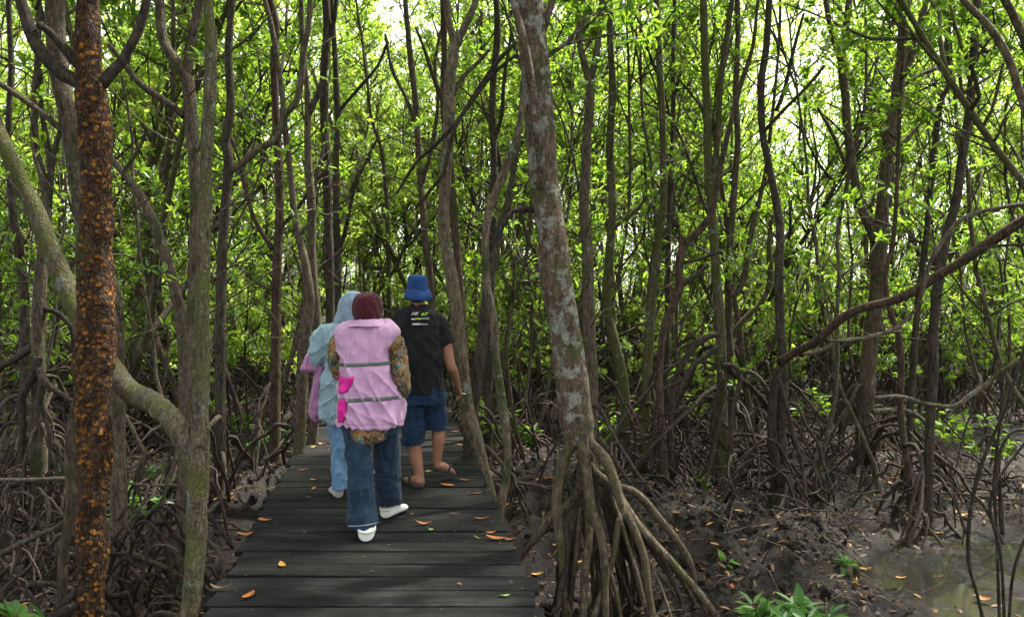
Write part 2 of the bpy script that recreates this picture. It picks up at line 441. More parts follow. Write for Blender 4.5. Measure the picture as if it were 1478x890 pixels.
for yy in np.arange(3.3, y1, 1.9):
    for s in (-.62, .62):
        x = (DECK_L(yy) + DECK_R(yy)) / 2 + s
        b_ = MB(); b_.tube([np.array([x, yy, -.95]) - DO, np.array([x, yy, -.173]) - DO], [.05, .047], 10)
        b_.build('support_post', M['beam'], deck)

# ------------------------------------------------------------------ fallen leaves one can count
def leaf_colour(name, a, b):
    m, t = mat(name); g = NT(t); c = g.coords()
    sp = g.ramp(g.noise(c, 70, 4, .7), [(.58, (0, 0, 0)), (.68, (1, 1, 1))])
    g.out(g.mix(sp, g.mix(g.noise(c, 24, 3), a, b), tuple(x * .35 for x in b)), .55, g.bump(g.noise(c, 60, 3), .003, .6), .3); return m
LC = {'orange': leaf_colour('orange_dead_leaf', (.40, .155, .03), (.28, .09, .02)), 'yellow': leaf_colour('yellow_dead_leaf', (.48, .28, .035), (.40, .19, .025)),
      'brown': leaf_colour('brown_dead_leaf', (.16, .08, .035), (.09, .045, .022)), 'green': leaf_colour('green_dropped_leaf', (.12, .24, .05), (.2, .3, .06)),
      'dark': leaf_colour('dark_dead_leaf', (.035, .025, .02), (.06, .04, .03)), 'red': leaf_colour('red_dead_leaf', (.35, .07, .02), (.25, .05, .02))}
def leaf_mesh(L, w, curl, seed):
    r = np.random.default_rng(seed)
    u = np.linspace(0, 1, 9); V = []; b1, b2 = r.uniform(-.5, 1, 2)
    for a in u:
        hw = w * .5 * (math.sin(math.pi * min(1, a * .96 + .02)) ** .75)
        for s in (-1, -.5, 0, .5, 1):
            V.append((L * (a - .5), s * hw, curl * L * ((a - .5) ** 2 * 1.6 * (1 + b1 * (a - .5))) + curl * .9 * abs(s) * hw + .004 * math.sin(a * 7 + seed) * s * b2))
    V.append((-L * .5 - .018, .002, .004)); V.append((-L * .5, .0016, .003)); V.append((-L * .5, -.0016, .003))
    q = np.array([[i * 5 + j, (i + 1) * 5 + j, (i + 1) * 5 + j + 1, i * 5 + j + 1] for i in range(8) for j in range(4)])
    k = MB(); k.add(V, [q, np.array([[45, 46, 47]])]); return k
def deck_x(px, py, z): d = (EYE - z) * F / (py - HZ); return (px - CX) / F * d, d
def fallen(px, py, L, colour, label, rot, on_deck=True, w=.42, curl=.25, group=None):
    z = .004 if on_deck else -.5
    x, y = deck_x(px, py, z)
    if not on_deck:
        for _ in range(8):
            z = gz(x, y) + .012; x, y = deck_x(px, py, z)
    k = leaf_mesh(L, L * w, random.uniform(.1, .65), int(px * 7 + py))
    o = k.build('fallen_leaf', LC[colour]); o.location = (x, y, z + .004)
    o.rotation_euler = (random.uniform(-.12, .12), random.uniform(-.15, .15), math.radians(rot))
    tag(o, label, 'leaf', group or ('leaves fallen on the boardwalk' if on_deck else 'leaves fallen on the mud'))
for a in [
  (359, 861, .085, 'orange', 'broad upright orange leaf near the front left of the boardwalk', 70, .6),
  (407, 817, .075, 'yellow', 'small yellow leaf standing at a slant two planks behind the broad orange leaf', 120, .5),
  (319, 850, .11, 'brown', 'thin brown curled leaf at the boardwalk left edge beside the broad orange leaf', 5, .25),
  (354, 773, .11, 'orange', 'tan orange leaf at the boardwalk left edge left of the walking women', -8, .45),
  (382, 751, .10, 'orange', 'thin orange leaf just beyond the tan leaf on the left edge', -12, .35),
  (445, 718, .06, 'brown', 'short brown leaf left of the grey shoe', 0, .35),
  (452, 692, .05, 'yellow', 'tiny pale yellow leaf on the planks above the grey shoe', 5, .4),
  (438, 678, .10, 'orange', 'narrow orange leaf lying across a plank near the far left edge', 2, .28),
  (453, 705, .05, 'orange', 'tiny round orange leaf close beside the grey shoe', 80, .7),
  (452, 645, .07, 'yellow', 'pale yellow leaf below the hanging pink jacket', 30, .4),
  (465, 641, .08, 'orange', 'light orange leaf touching the line of pale blue jeans', 0, .35),
  (611, 757, .12, 'orange', 'long narrow orange leaf right of the white clogs', 3, .25),
  (622, 764, .05, 'green', 'tiny green leaf under the long narrow orange leaf', -40, .5),
  (656, 741, .06, 'dark', 'small dark leaf in the middle of the right half of the boardwalk', -10, .45),
  (695, 749, .10, 'orange', 'flat orange leaf alone near the boardwalk right edge', 4, .32),
  (707, 770, .09, 'orange', 'upper orange leaf of the cluster on the boardwalk right edge', 25, .4),
  (716, 778, .13, 'orange', 'largest yellow orange leaf of the cluster on the boardwalk right edge', -14, .4),
  (736, 779, .08, 'orange', 'orange leaf at the very edge right of the leaf cluster', 5, .35),
  (690, 777, .06, 'green', 'thin olive leaf left of the leaf cluster', -45, .2),
  (729, 860, .06, 'green', 'bright green leaf lying near the front right of the boardwalk', -5, .45),
  (684, 712, .11, 'brown', 'twisted brown leaf near the base of the leaning trunk', 15, .3),
  (671, 693, .09, 'orange', 'slim orange leaf beside the leaning trunk at the deck edge', 2, .25),
  (646, 700, .11, 'orange', 'broad orange leaf right below the raised sandal', 6, .42),
  (619, 680, .08, 'yellow', 'yellow leaf between the bare ankles of the man', 5, .3),
  (658, 623, .08, 'orange', 'pale leaf far along the boardwalk right of the denim shorts', 2, .35),
  (664, 642, .07, 'orange', 'small orange leaf below the farthest leaf by the shorts', 3, .35),
  (678, 657, .10, 'orange', 'orange leaf touching the leaning trunk', 0, .3)]:
    fallen(a[0], a[1], a[2], a[3], a[4], a[5], True, a[6])
for a in [
  (1151, 797, .15, 'orange', 'long tan leaf on the mud mound', 125, .3), (1130, 821, .11, 'orange', 'curled orange leaf low on the mud mound', 10, .4),
  (1133, 812, .06, 'yellow', 'small upright leaf behind the curled orange leaf', 80, .6), (1008, 785, .10, 'yellow', 'yellow leaf by the thin grey dead branch', -20, .3),
  (1012, 822, .11, 'yellow', 'amber leaf below the grey dead branch', 115, .35), (1057, 849, .09, 'red', 'dark red leaf near the sawn log', 80, .4),
  (973, 752, .07, 'orange', 'small orange leaf left of the mud mound', 10, .6), (1337, 769, .10, 'yellow', 'bright yellow leaf on the wet mud', 60, .7),
  (1356, 770, .08, 'yellow', 'pale yellow leaf right of the bright yellow one', 0, .6), (1248, 822, .10, 'yellow', 'yellow leaf beside the mossy stub', -8, .4),
  (1440, 720, .07, 'orange', 'round orange leaf on the far right mud', 20, .8), (1418, 866, .12, 'orange', 'tan leaf at the bottom right of the pool', -40, .4),
  (1310, 747, .09, 'yellow', 'yellow leaf at the far bank of the pool', 0, .4), (1390, 744, .09, 'yellow', 'small yellow leaf right of the slim trunk base', 5, .4),
  (1125, 769, .09, 'orange', 'tan leaf on top of the mud mound', 130, .3), (1048, 709, .08, 'orange', 'orange leaf beside the mossy stub on the mound', 0, .45),
  (1353, 833, .09, 'orange', 'orange brown leaf floating in the pool', -5, .35), (1300, 834, .08, 'yellow', 'ochre leaf at the left rim of the pool', 5, .35),
  (1288, 690, .14, 'orange', 'large orange leaf caught in the roots', 20, .5), (1260, 688, .10, 'orange', 'leaf left of the large orange one in the roots', 60, .5),
  (212, 708, .10, 'orange', 'orange leaf left of the deck by a dead stick', -8, .35), (233, 718, .11, 'orange', 'brown orange leaf on the left bank', -20, .4),
  (314, 700, .09, 'yellow', 'yellow leaf on the bank left of the boardwalk', 10, .4), (320, 740, .11, 'orange', 'orange leaf near the left edge of the boardwalk', 15, .35),
  (335, 742, .10, 'orange', 'second orange leaf near the left edge of the boardwalk', 30, .3), (376, 635, .08, 'yellow', 'yellow leaf far on the left bank', 10, .5),
  (745, 680, .12, 'orange', 'long orange leaf right of the pale trunk', 65, .3), (718, 668, .10, 'orange', 'orange leaf between the two thin deck-side trunks', 120, .4),
  (733, 728, .10, 'orange', 'orange leaf against the pale trunk base', 95, .35), (776, 830, .09, 'yellow', 'yellow leaf beside the boardwalk and the big roots', 8, .5),
  (793, 690, .09, 'orange', 'small orange leaf left of the big root', 5, .4), (778, 692, .07, 'yellow', 'pale leaf beside the small orange leaf left of the big root', 5, .4), (790, 628, .09, 'orange', 'orange leaf behind the big trunk', 0, .35)]:
    fallen(a[0], a[1], a[2], a[3], a[4], a[5], False, a[6])

mb = MB(); r = np.random.default_rng(8); n = 420
y = r.uniform(3.6, 13, n); x = DECK_L(y) + (DECK_R(y) - DECK_L(y)) * r.beta(.6, .6, n); a = r.uniform(0, 6.28, n)
leaves(mb, np.stack([x, y, np.full(n, .006)], 1), np.stack([np.cos(a), np.sin(a), r.normal(.05, .1, n)], 1), np.array([0, 0, 1.0]) + r.normal(0, .25, (n, 3)), r.uniform(.008, .035, n), r.uniform(.004, .014, n), .3, -.1)
tag(mb.build('deck_debris', M['litter']), 'tiny leaf scraps scattered over the planks', 'leaf scraps', kind='stuff')
# ------------------------------------------------------------------ litter and sticks nobody could count
def scatter(n, y0, y1, margin=1.0, seed=3, p=1.0, deck_gap=.92):
    r = np.random.default_rng(seed)
    u = r.uniform(0, 1, n * 2); y = (y0 ** (2 - p) + u * (y1 ** (2 - p) - y0 ** (2 - p))) ** (1 / (2 - p))
    x = r.uniform(-1, 1, n * 2) * (y * .68 + margin)
    ok = np.abs(x - (DECK_L(y) + DECK_R(y)) / 2) > deck_gap
    return x[ok][:n], y[ok][:n], r
x, y, r = scatter(19000, 3.3, 17, seed=5, p=1.2)
z = gh(x, y) + .008
wetpool = (np.hypot((x - 4.35) / 1.8, (y - 5.35) / 1.9) < 1) & (r.uniform(0, 1, len(x)) < .93)
x, y, z = x[~wetpool], y[~wetpool], z[~wetpool]; n = len(x)
a = r.uniform(0, 6.28, n); mb = MB()
leaves(mb, np.stack([x, y, z], 1), np.stack([np.cos(a), np.sin(a), r.normal(.08, .18, n)], 1),
       np.array([0, 0, 1.0]) + r.normal(0, .3, (n, 3)), r.uniform(.03, .095, n), r.uniform(.012, .035, n), .3, -.1)
o = mb.build('leaf_litter', M['litter']); tag(o, 'small brown dead leaves strewn over the mud', 'leaf litter', kind='stuff')
mb = MB(); x, y, r = scatter(1100, 3.4, 15, seed=9, p=1.2)
for px_, py_ in zip(x, y):
    if math.hypot((px_ - 4.35) / 1.7, (py_ - 5.35) / 1.8) < 1 and r.random() < .85: continue
    L = r.uniform(.08, .5); a = r.uniform(0, 6.28); z0 = gz(px_, py_)
    e = np.array([px_ + L * math.cos(a), py_ + L * math.sin(a)]); 
    mdl = (e + [px_, py_]) / 2 + r.normal(0, .03, 2)
    w_ = r.uniform(.0025, .007)
    mb.tube([(px_, py_, z0 + .01), (mdl[0], mdl[1], gz(*mdl) + .02 + r.uniform(0, .03)), (e[0], e[1], gz(*e) + .01 + max(0, r.normal(0, .05)))], [w_, w_ * .9, w_ * .5], 5)
fallen_twigs_mb = mb
# crumbly clods of mud thrown up by crabs
bm = bmesh.new(); bmesh.ops.create_icosphere(bm, subdivisions=2, radius=1); bm.verts.index_update()
IV = np.array([v.co[:] for v in bm.verts]); IF = np.array([[v.index for v in f.verts] for f in bm.faces]); bm.free()
cb = MB(); r = np.random.default_rng(15); cnt = 0
while cnt < 2300:
    u = r.random()
    if u < .55: x, y = r.normal(1.75, .75), r.normal(6.1, .85)
    elif u < .8: y = r.uniform(4.6, 12); x = DECK_R(y) + r.uniform(.15, 1.7)
    else: y = r.uniform(5.0, 12); x = DECK_L(y) - r.uniform(.1, 1.2)
    if abs(x - (DECK_L(y) + DECK_R(y)) / 2) < .93 or y < 4.2 or math.hypot((x - 4.35) / 1.95, (y - 5.35) / 2.05) < 1: continue
    s = .007 + .032 * r.random() ** 4 * (1.4 if y < 8 else 1); cnt += 1
    V = IV * (1 + .42 * vnoise(IV + r.uniform(0, 90, 3), 1.6, cnt)[:, None] + .2 * vnoise(IV + r.uniform(0, 90, 3), 4, cnt)[:, None]) * s * r.uniform(.7, 1.2, 3)
    cb.add(V + np.array([x, y, 0]), [IF]); cb.v[-1][:, 2] += -999
P_ = np.array([v.mean(0) for v in cb.v]); zc = gh(P_[:, 0], P_[:, 1])
for v, z_ in zip(cb.v, zc): v[:, 2] += 999 + z_ + .004
o = cb.build('mud_clods', M['mud'], smooth=False); tag(o, 'crumbly brown clods of mud thrown up on the banks', 'mud clods', kind='stuff')
mb = fallen_twigs_mb
o = mb.build('fallen_twigs', M['twig']); tag(o, 'thin dead twigs scattered over the mud', 'twigs', kind='stuff')
# ------------------------------------------------------------------ growing trees
def wander(p, d, L, n, wob, up, rg):
    p = np.array(p, float); d = unit(d); out = [p.copy()]
    for _ in range(n):
        d = unit(d + rg.normal(0, wob, 3) + np.array([0, 0, up])); p = p + d * L / n; out.append(p.copy())
    return np.array(out), d
def foliate(wood, RP, RD, path, r0, n, Lr, rg, start=.2, sub=(3, 6), up=.05, ang=(.6, 1.2), dens=3, away=None):
    """branches with leaf rosettes along a leader"""
    N = len(path)
    for q in range(n):
        t = start + (1 - start) * (q + rg.uniform(0, 1)) / n
        f = t * (N - 1); i = min(int(f), N - 2); p = path[i] + (path[i + 1] - path[i]) * (f - i)
        T = unit(path[i + 1] - path[i]); a = rg.uniform(0, 2 * math.pi) if away is None else away + rg.normal(0, .8)
        side = np.array([math.cos(a), math.sin(a), 0]); th = rg.uniform(*ang)
        d = T * math.cos(th) + side * math.sin(th)
        L = rg.uniform(*Lr) * (1.1 - .45 * t)
        pts, de = wander(p, d, L, 6, .16, up, rg)
        r1 = min(r0 * .5, .006 + L * .011) * rg.uniform(.8, 1.2)
        wood.tube(pts, np.linspace(r1, r1 * .35, 7), 5)
        m = rg.integers(*sub)
        for s in range(m):
            u = rg.uniform(.3, 1); k = min(int(u * 6), 5); b = pts[k] + (pts[k + 1] - pts[k]) * (u * 6 - k)
            dd = unit(pts[k + 1] - pts[k]) + rg.normal(0, .55, 3) + np.array([0, 0, .12])
            tp, te = wander(b, dd, rg.uniform(.18, .5), 3, .2, .12, rg)
            wood.tube(tp, np.linspace(.0055, .003, 4), 3, cap=False)
            for z in range(dens):
                v = 1 - z * .3 * rg.uniform(.7, 1.1); v = max(v, .1); kk = min(int(v * 3), 2)
                RP.append(tp[kk] + (tp[kk + 1] - tp[kk]) * (v * 3 - kk) + rg.normal(0, .012, 3)); RD.append(te + rg.normal(0, .4, 3))
        RP.append(pts[-1]); RD.append(de)

def arc_root(p, a, R, z1, r, rg, rise=.08, curl=.5):
    """a prop root arching from p out to distance R in direction a, ending under z1"""
    t = np.linspace(0, 1, 9); pw = rg.uniform(1.5, 2.8)
    da = rg.normal(0, curl) * t ** 2
    x = p[0] + np.cos(a + da) * R * t; y = p[1] + np.sin(a + da) * R * t
    zz = p[2] + rise * np.sin(np.minimum(1, t * 1.6) * math.pi) * (1 - t) + (z1 - .06 - p[2]) * t ** pw
    w = rg.normal(0, .012, (9, 3)); w[0] = 0
    return np.stack([x, y, zz], 1) + w, r * np.linspace(1.25, .8, 9)

def ext_path(p, d, H, rg, wob=.05, up=.1, seg=.35):
    n = max(2, int((H - p[2]) / seg)); n = min(n, 24)
    out, _ = wander(p, d, (H - p[2]) * 1.05, n, wob, up, rg)
    return out

def T(name, label, D, trunk, bark_='bark', limbs=(), H=7.5, crown=(9, 1.2), roots=0, rootspec=(.25, .9, .3, .9, .017), leafm='leaf', dd=0.0,
      cat='tree', group='mangrove trees near the boardwalk', flare=1.25, lump=.10, seed=0, cstart=.25, twigs=0, own_base=True, rmat='root_grey', segs=None, lf=None, octv=3):
    rg = np.random.default_rng(seed + int(D * 100) + int(trunk[0][0]))
    P = np.array([list(W(q[0], q[1], D + (q[3] if len(q) > 3 else 0))) + [q[2] / 2 * (D + (q[3] if len(q) > 3 else 0)) / F] for q in trunk])
    g0 = gz(P[0, 0], P[0, 1])
    if own_base and P[0, 2] > g0 + .02:                    # carry the trunk down into the mud
        d0 = unit(P[0, :3] - P[1, :3]); d0[2] = min(d0[2], -.75); k = (P[0, 2] - g0 + .12) / -d0[2]
        b = P[0, :3] + d0 * np.array([.5, .5, 1]) * k
        P = np.vstack([np.append(b, P[0, 3] * flare), P])
    base = np.array([P[0, 0], P[0, 1], gz(P[0, 0], P[0, 1])])
    root = empty(name, base); tag(root, label, cat, group)
    wood = MB(); RP, RD = [], []
    if H:                                                  # above the frame
        d = unit(unit(P[-1, :3] - P[-2, :3]) + np.array([0, 0, .5]))
        E = ext_path(P[-1, :3], d, H, rg)
        rr = np.linspace(P[-1, 3], max(.012, P[-1, 3] * .3), len(E))
        P2 = np.vstack([P, np.column_stack([E, rr])[1:]])
        foliate(wood, RP, RD, E, P[-1, 3], int(crown[0] * 2.5), (crown[1] * .6, crown[1] * 1.2), rg, cstart)
    else: P2 = P
    r = P2[:, 3].max()
    S = spline(P2, .018 if segs else max(.02, min(.08, r * .5)))
    tb = MB(); tb.tube(S[:, :3], np.maximum(S[:, 3], .004), segs or (20 if r > .06 else (12 if r > .03 else 8)), lump=lump, lf=lf or (5 if r > .06 else 9), seed=seed + 7, octv=octv)
    for lb in limbs:
        pts, opt = lb[0], (lb[1] if len(lb) > 1 else {})
        lD = D + opt.get('dd', 0)
        Q = np.array([list(W(q[0], q[1], lD + (q[3] if len(q) > 3 else 0))) + [q[2] / 2 * (lD + (q[3] if len(q) > 3 else 0)) / F] for q in pts])
        if opt.get('ext'):
            d = unit(unit(Q[-1, :3] - Q[-2, :3]) + np.array([0, 0, .35]))
            E = ext_path(Q[-1, :3], d, Q[-1, 2] + opt['ext'], rg)
            Q = np.vstack([Q, np.column_stack([E, np.linspace(Q[-1, 3], max(.008, Q[-1, 3] * .35), len(E))])[1:]])
            foliate(wood, RP, RD, E, Q[-1, 3] + .02, opt.get('n', 5), (.5, 1.1), rg, .1)
        S = spline(Q, .05)
        lm = MB(); lm.tube(S[:, :3], np.maximum(S[:, 3], .003), 12 if Q[:, 3].max() > .02 else 8, lump=lump, lf=9, seed=seed + 3)
        lm.build(opt.get('name', 'limb'), M[opt.get('mat', bark_)], root, origin=base)
        if opt.get('leafy'): foliate(wood, RP, RD, Q[:, :3], Q[:, 3].min() + .01, opt['leafy'], (.3, .8), rg, .3)
    for q in range(int(twigs * 2.2)):                                 # dead side twigs low on the trunk
        f = rg.uniform(.25, .95); k = int(f * (len(P) - 1)); p = P[k, :3] + (P[min(k + 1, len(P) - 1), :3] - P[k, :3]) * rg.uniform()
        a = rg.uniform(0, 6.28); pts, _ = wander(p, [math.cos(a), math.sin(a), .35], rg.uniform(.3, 1.4), 7, .17, .07, rg)
        wood.tube(pts, np.linspace(.008, .003, 8), 5)
        if rg.random() < .6: RP.append(pts[-1]); RD.append(pts[-1] - pts[-2])
    if wood.n: tb.add(wood.verts(), [a for a in wood.f])
    tb.build('trunk', M[bark_], root, origin=base)
    if RP:
        lf = MB(); rosettes(lf, np.array(RP), np.array(RD), 8, .085, rg); lf.build('crown', M[leafm], root, smooth=False, origin=base)
    for q in range(roots):
        z = rg.uniform(*rootspec[:2]); zz = P[0, 2] if P[0, 2] > base[2] else base[2]
        pz = base[2] + z; k = np.argmin(np.abs(P2[:, 2] - pz)); p = np.append(P2[k, :2] if abs(P2[k, 2] - pz) < .25 else
             [np.interp(pz, np.sort(P2[:6, 2]), P2[np.argsort(P2[:6, 2]), c_]) for c_ in (0, 1)], pz)
        a = q * 2.399 + rg.uniform(-.5, .5); R = rg.uniform(*rootspec[2:4])
        ex, ey = p[0] + math.cos(a) * R, p[1] + math.sin(a) * R
        if abs(ex - (DECK_L(ey) + DECK_R(ey)) / 2) < .95: continue
        pts, rr = arc_root(p, a, R, gz(ex, ey), rootspec[4] * rg.uniform(.7, 1.3), rg)
        S = spline(np.column_stack([pts, rr]), .05)
        rb = MB(); rb.tube(S[:, :3], S[:, 3], 8, lump=.12, lf=12)
        if rg.random() < .6:
            k = rg.integers(3, 6); a2 = a + rg.choice([-1, 1]) * rg.uniform(.5, 1); R2 = R * rg.uniform(.3, .6)
            p2, r2 = arc_root(pts[k], a2, R2, gz(pts[k][0] + math.cos(a2) * R2, pts[k][1] + math.sin(a2) * R2), rr[k] * .75, rg, .03)
            rb.tube(p2, r2, 6)
        rb.build('prop_root', M[rmat], root, origin=base)
    return root
# ------------------------------------------------------------------ the trees one can follow from root to frame top
T('mangrove_tree', 'thick tree with flaking orange scaly bark at the far left', 4.1,
  [(131, 930, 42), (130, 890, 38), (133, 800, 40), (131, 740, 42), (136, 660, 44), (133, 600, 47), (135, 520, 50), (137, 450, 48), (136, 380, 47), (140, 300, 42), (138, 200, 42), (133, 130, 44), (128, 95, 38), (126, 50, 34), (126, -10, 32)],
  'bark_scaly', [([(130, 132, 24), (112, 118, 22), (95, 110, 20), (75, 93, 19), (56, 70, 18), (44, 45, 17), (36, 20, 16), (28, -10, 15)], {'ext': 2.5, 'mat': 'bark_dark'}),
   ([(122, 104, 16), (108, 88, 14), (92, 68, 12), (72, 47, 10), (56, 36, 9)], {'mat': 'bark_dark'}),
   ([(146, 122, 20), (160, 106, 17), (175, 90, 16), (185, 72, 15), (196, 52, 14), (205, 25, 13), (214, -10, 12)], {'ext': 2.5, 'mat': 'bark_dark'})],
  H=7.5, crown=(10, 1.4), roots=9, rootspec=(.2, .75, .3, 1.0, .014), lump=.17, seed=1, segs=56, lf=7, octv=5, rmat='root_dark', cstart=.35)
T('mangrove_tree', 'pale mossy forked tree leaning against the boardwalk left edge', 3.92,
  [(270, 905, 28), (277, 860, 28), (283, 790, 29), (284, 740, 29), (285, 690, 31), (288, 630, 27), (291, 560, 22), (293, 500, 19), (292, 440, 19), (294, 360, 18), (297, 280, 17), (299, 200, 17), (303, 130, 17), (303, 60, 15), (300, -15, 14)],
  'bark_mossy', [([(284, 705, 28), (278, 668, 30), (264, 634, 32), (245, 602, 32), (217, 580, 33, .12), (190, 566, 33, .3), (166, 540, 31, .5), (140, 500, 29, .65), (116, 455, 28, .72), (96, 415, 28, .78), (74, 365, 26, .82), (54, 312, 25, .86), (33, 270, 24, .88), (14, 225, 22, .9), (-8, 175, 20, 1), (-25, 120, 19, 1.1)], {'ext': 3, 'mat': 'bark_mossy', 'name': 'bent_limb'})],
  H=7, crown=(9, 1.2), roots=4, rootspec=(.15, .6, .3, .8, .016), lump=.11, seed=2, rmat='root_dark', segs=36, lf=7, octv=5)
T('mangrove_tree', 'tall straight brown tree behind the pale forked trunk', 5.5,
  [(268, 700, 22), (270, 570, 16), (274, 480, 16), (280, 400, 16), (282, 300, 16), (280, 236, 16), (276, 168, 18), (270, 115, 17), (256, 91, 16), (239, 67, 15), (232, 34, 14), (231, -10, 13)],
  'bark', [([(266, 168, 11), (255, 158, 10), (229, 140, 10), (202, 121, 9), (182, 96, 8), (158, 64, 6)],), ([(270, 112, 14), (273, 80, 14), (277, 55, 13), (290, -10, 12)], {'ext': 2.5})],
  H=7.5, seed=3, twigs=4)
T('mangrove_tree', 'brown crooked tree half hidden behind the orange barked trunk', 5.2,
  [(172, 760, 24), (168, 560, 24), (166, 470, 24), (160, 420, 25), (140, 370, 26), (122, 310, 27), (112, 250, 26), (103, 195, 25), (94, 150, 25), (86, 112, 24), (81, 60, 25), (78, -10, 25)],
  'bark', [([(92, 190, 10), (66, 168, 9), (40, 148, 9), (0, 121, 8), (-40, 95, 7)], {'mat': 'bark_pale'})], H=8, seed=4, twigs=3)
T('mangrove_tree', 'slim stilt rooted tree at the left edge with grey arching roots', 6.8,
  [(56, 560, 20), (55, 500, 19), (56, 450, 18), (60, 380, 15), (68, 300, 12), (62, 256, 11), (52, 216, 10), (50, 152, 10), (54, 94, 9), (56, 30, 8)],
  'bark', [([(70, 300, 9), (73, 250, 9), (68, 205, 8), (60, 160, 7), (58, 100, 6)],), ([(70, 292, 9), (76, 230, 8), (86, 190, 6), (92, 150, 5)],),
   ([(55, 495, 13), (40, 505, 12), (18, 520, 11), (0, 530, 10), (-30, 560, 9)], {'name': 'prop_root', 'mat': 'root_grey'}),
   ([(55, 515, 14), (52, 535, 13), (40, 555, 12), (30, 580, 11), (33, 610, 10), (30, 650, 9), (34, 690, 8), (32, 745, 7)], {'name': 'prop_root', 'mat': 'root_grey', 'dd': -.1}),
   ([(56, 530, 10), (62, 560, 9), (58, 580, 8), (68, 610, 7), (74, 650, 7), (70, 735, 6)], {'name': 'prop_root', 'mat': 'root_grey', 'dd': -.15}),
   ([(62, 445, 9), (80, 450, 8), (95, 462, 8), (105, 480, 7), (108, 520, 7), (116, 600, 6), (112, 745, 6)], {'name': 'prop_root', 'mat': 'root_dark'}),
   ([(58, 540, 9), (75, 560, 8), (98, 575, 7), (115, 600, 7), (120, 745, 6)], {'name': 'prop_root', 'mat': 'root_grey', 'dd': -.3})],
  H=7, roots=12, rootspec=(.25, 1.2, .3, 1.1, .013), seed=5, cstart=0, twigs=4)
T('mangrove_tree', 'thin upright tree left of the stilt rooted one at the frame edge', 8, [(36, 600, 14), (36, 480, 14), (33, 400, 12), (25, 350, 12), (18, 300, 10), (12, 200, 9), (16, 100, 8)], 'bark_dark', H=7.5, roots=9, seed=6, twigs=5, cstart=0)
T('mangrove_tree', 'curving stem sweeping up left between orange trunk and forked trunk', 6.5,
  [(270, 640, 18), (268, 570, 19), (266, 500, 19), (258, 440, 17), (242, 380, 15), (226, 330, 15), (208, 292, 13), (184, 256, 11), (158, 226, 9), (140, 190, 8)], 'bark',
  [([(176, 250, 6), (190, 232, 6), (205, 205, 5), (210, 190, 4)], {'mat': 'bark_pale'})], H=5.5, crown=(6, .9), roots=5, seed=7, cstart=.2)
T('mangrove_tree', 'knotty tree with a pale broken limb left of the walkers', 7.5,
  [(318, 620, 16), (318, 560, 15), (319, 440, 15), (321, 360, 14), (325, 300, 14), (330, 236, 14), (326, 202, 13), (333, 150, 12), (330, 80, 11), (336, -10, 10)], 'bark_dark',
  [([(330, 248, 9), (342, 241, 9), (360, 226, 10), (377, 212, 10), (398, 202, 10), (411, 168, 10), (428, 145, 9), (435, 111, 9), (438, 77, 9), (445, 40, 8), (448, -10, 8)], {'ext': 2, 'mat': 'bark_pale'})],
  H=7.5, roots=8, seed=8, twigs=6)
T('mangrove_tree', 'reddish straight tree standing free between knotty tree and walkers', 8.6,
  [(397, 640, 16), (397, 570, 15), (398, 500, 14), (399, 400, 14), (404, 300, 13), (402, 230, 12), (398, 168, 12), (396, 84, 11), (398, 34, 10), (388, -10, 9)], 'bark_red',
  [([(394, 360, 7), (378, 335, 7), (365, 310, 6), (352, 265, 6), (345, 230, 5), (330, 190, 4)],), ([(404, 330, 6), (430, 300, 5), (450, 270, 5), (470, 245, 4)],)], H=8, roots=9, seed=9, twigs=7)
T('mangrove_tree', 'lichen spotted tree leaning left behind the woman in pale blue', 7.6,
  [(432, 650, 17), (435, 590, 17), (438, 500, 17), (446, 440, 17), (442, 390, 13), (431, 340, 11), (424, 300, 10), (418, 240, 9), (412, 190, 9), (404, 110, 8), (392, 40, 8), (380, -10, 7)], 'bark', H=7.5, roots=6, seed=10, twigs=6)
T('mangrove_tree', 'twin stem leaning right beside the lichen spotted tree', 8.1,
  [(452, 620, 15), (461, 560, 15), (459, 485, 14), (455, 440, 13), (450, 370, 13), (450, 300, 13), (446, 250, 12), (444, 200, 10), (444, 140, 9), (437, 60, 8), (434, -10, 7)], 'bark',
  [([(446, 165, 8), (457, 140, 8), (464, 118, 6)],)], H=8, roots=5, seed=11, twigs=5)
T('mangrove_tree', 'darkest straight trunk directly behind the pale blue headscarf', 9.2,
  [(480, 640, 14), (478, 540, 14), (477, 460, 14), (475, 370, 13), (473, 300, 13), (471, 236, 13), (468, 168, 13), (469, 100, 13), (472, 50, 12), (470, -10, 11)], 'bark_dark', [([(472, 60, 7), (482, 30, 7), (486, -10, 6)], {'ext': 2})], H=9, roots=6, seed=12, twigs=5)
T('mangrove_tree', 'dark thinner trunk just right of the darkest trunk', 9.8,
  [(489, 640, 13), (487, 560, 12), (486, 470, 12), (487, 380, 11), (485, 300, 10), (485, 236, 9), (487, 168, 9), (484, 90, 8), (480, 30, 8), (478, -10, 7)], 'bark_dark', [([(486, 165, 5), (500, 148, 5), (520, 125, 5), (545, 95, 4), (560, 60, 4)],), ([(487, 375, 6), (500, 325, 6), (512, 270, 5), (530, 230, 4), (545, 200, 4)],)], H=9, roots=6, seed=13, twigs=5)
T('mangrove_tree', 'crooked thin tree above the heads of the walkers', 12, [(560, 600, 6), (561, 430, 6), (558, 300, 5), (551, 219, 5), (537, 175, 4), (530, 120, 4)], 'bark_dark', H=7.5, seed=14, twigs=8, crown=(7, .8), cstart=0)
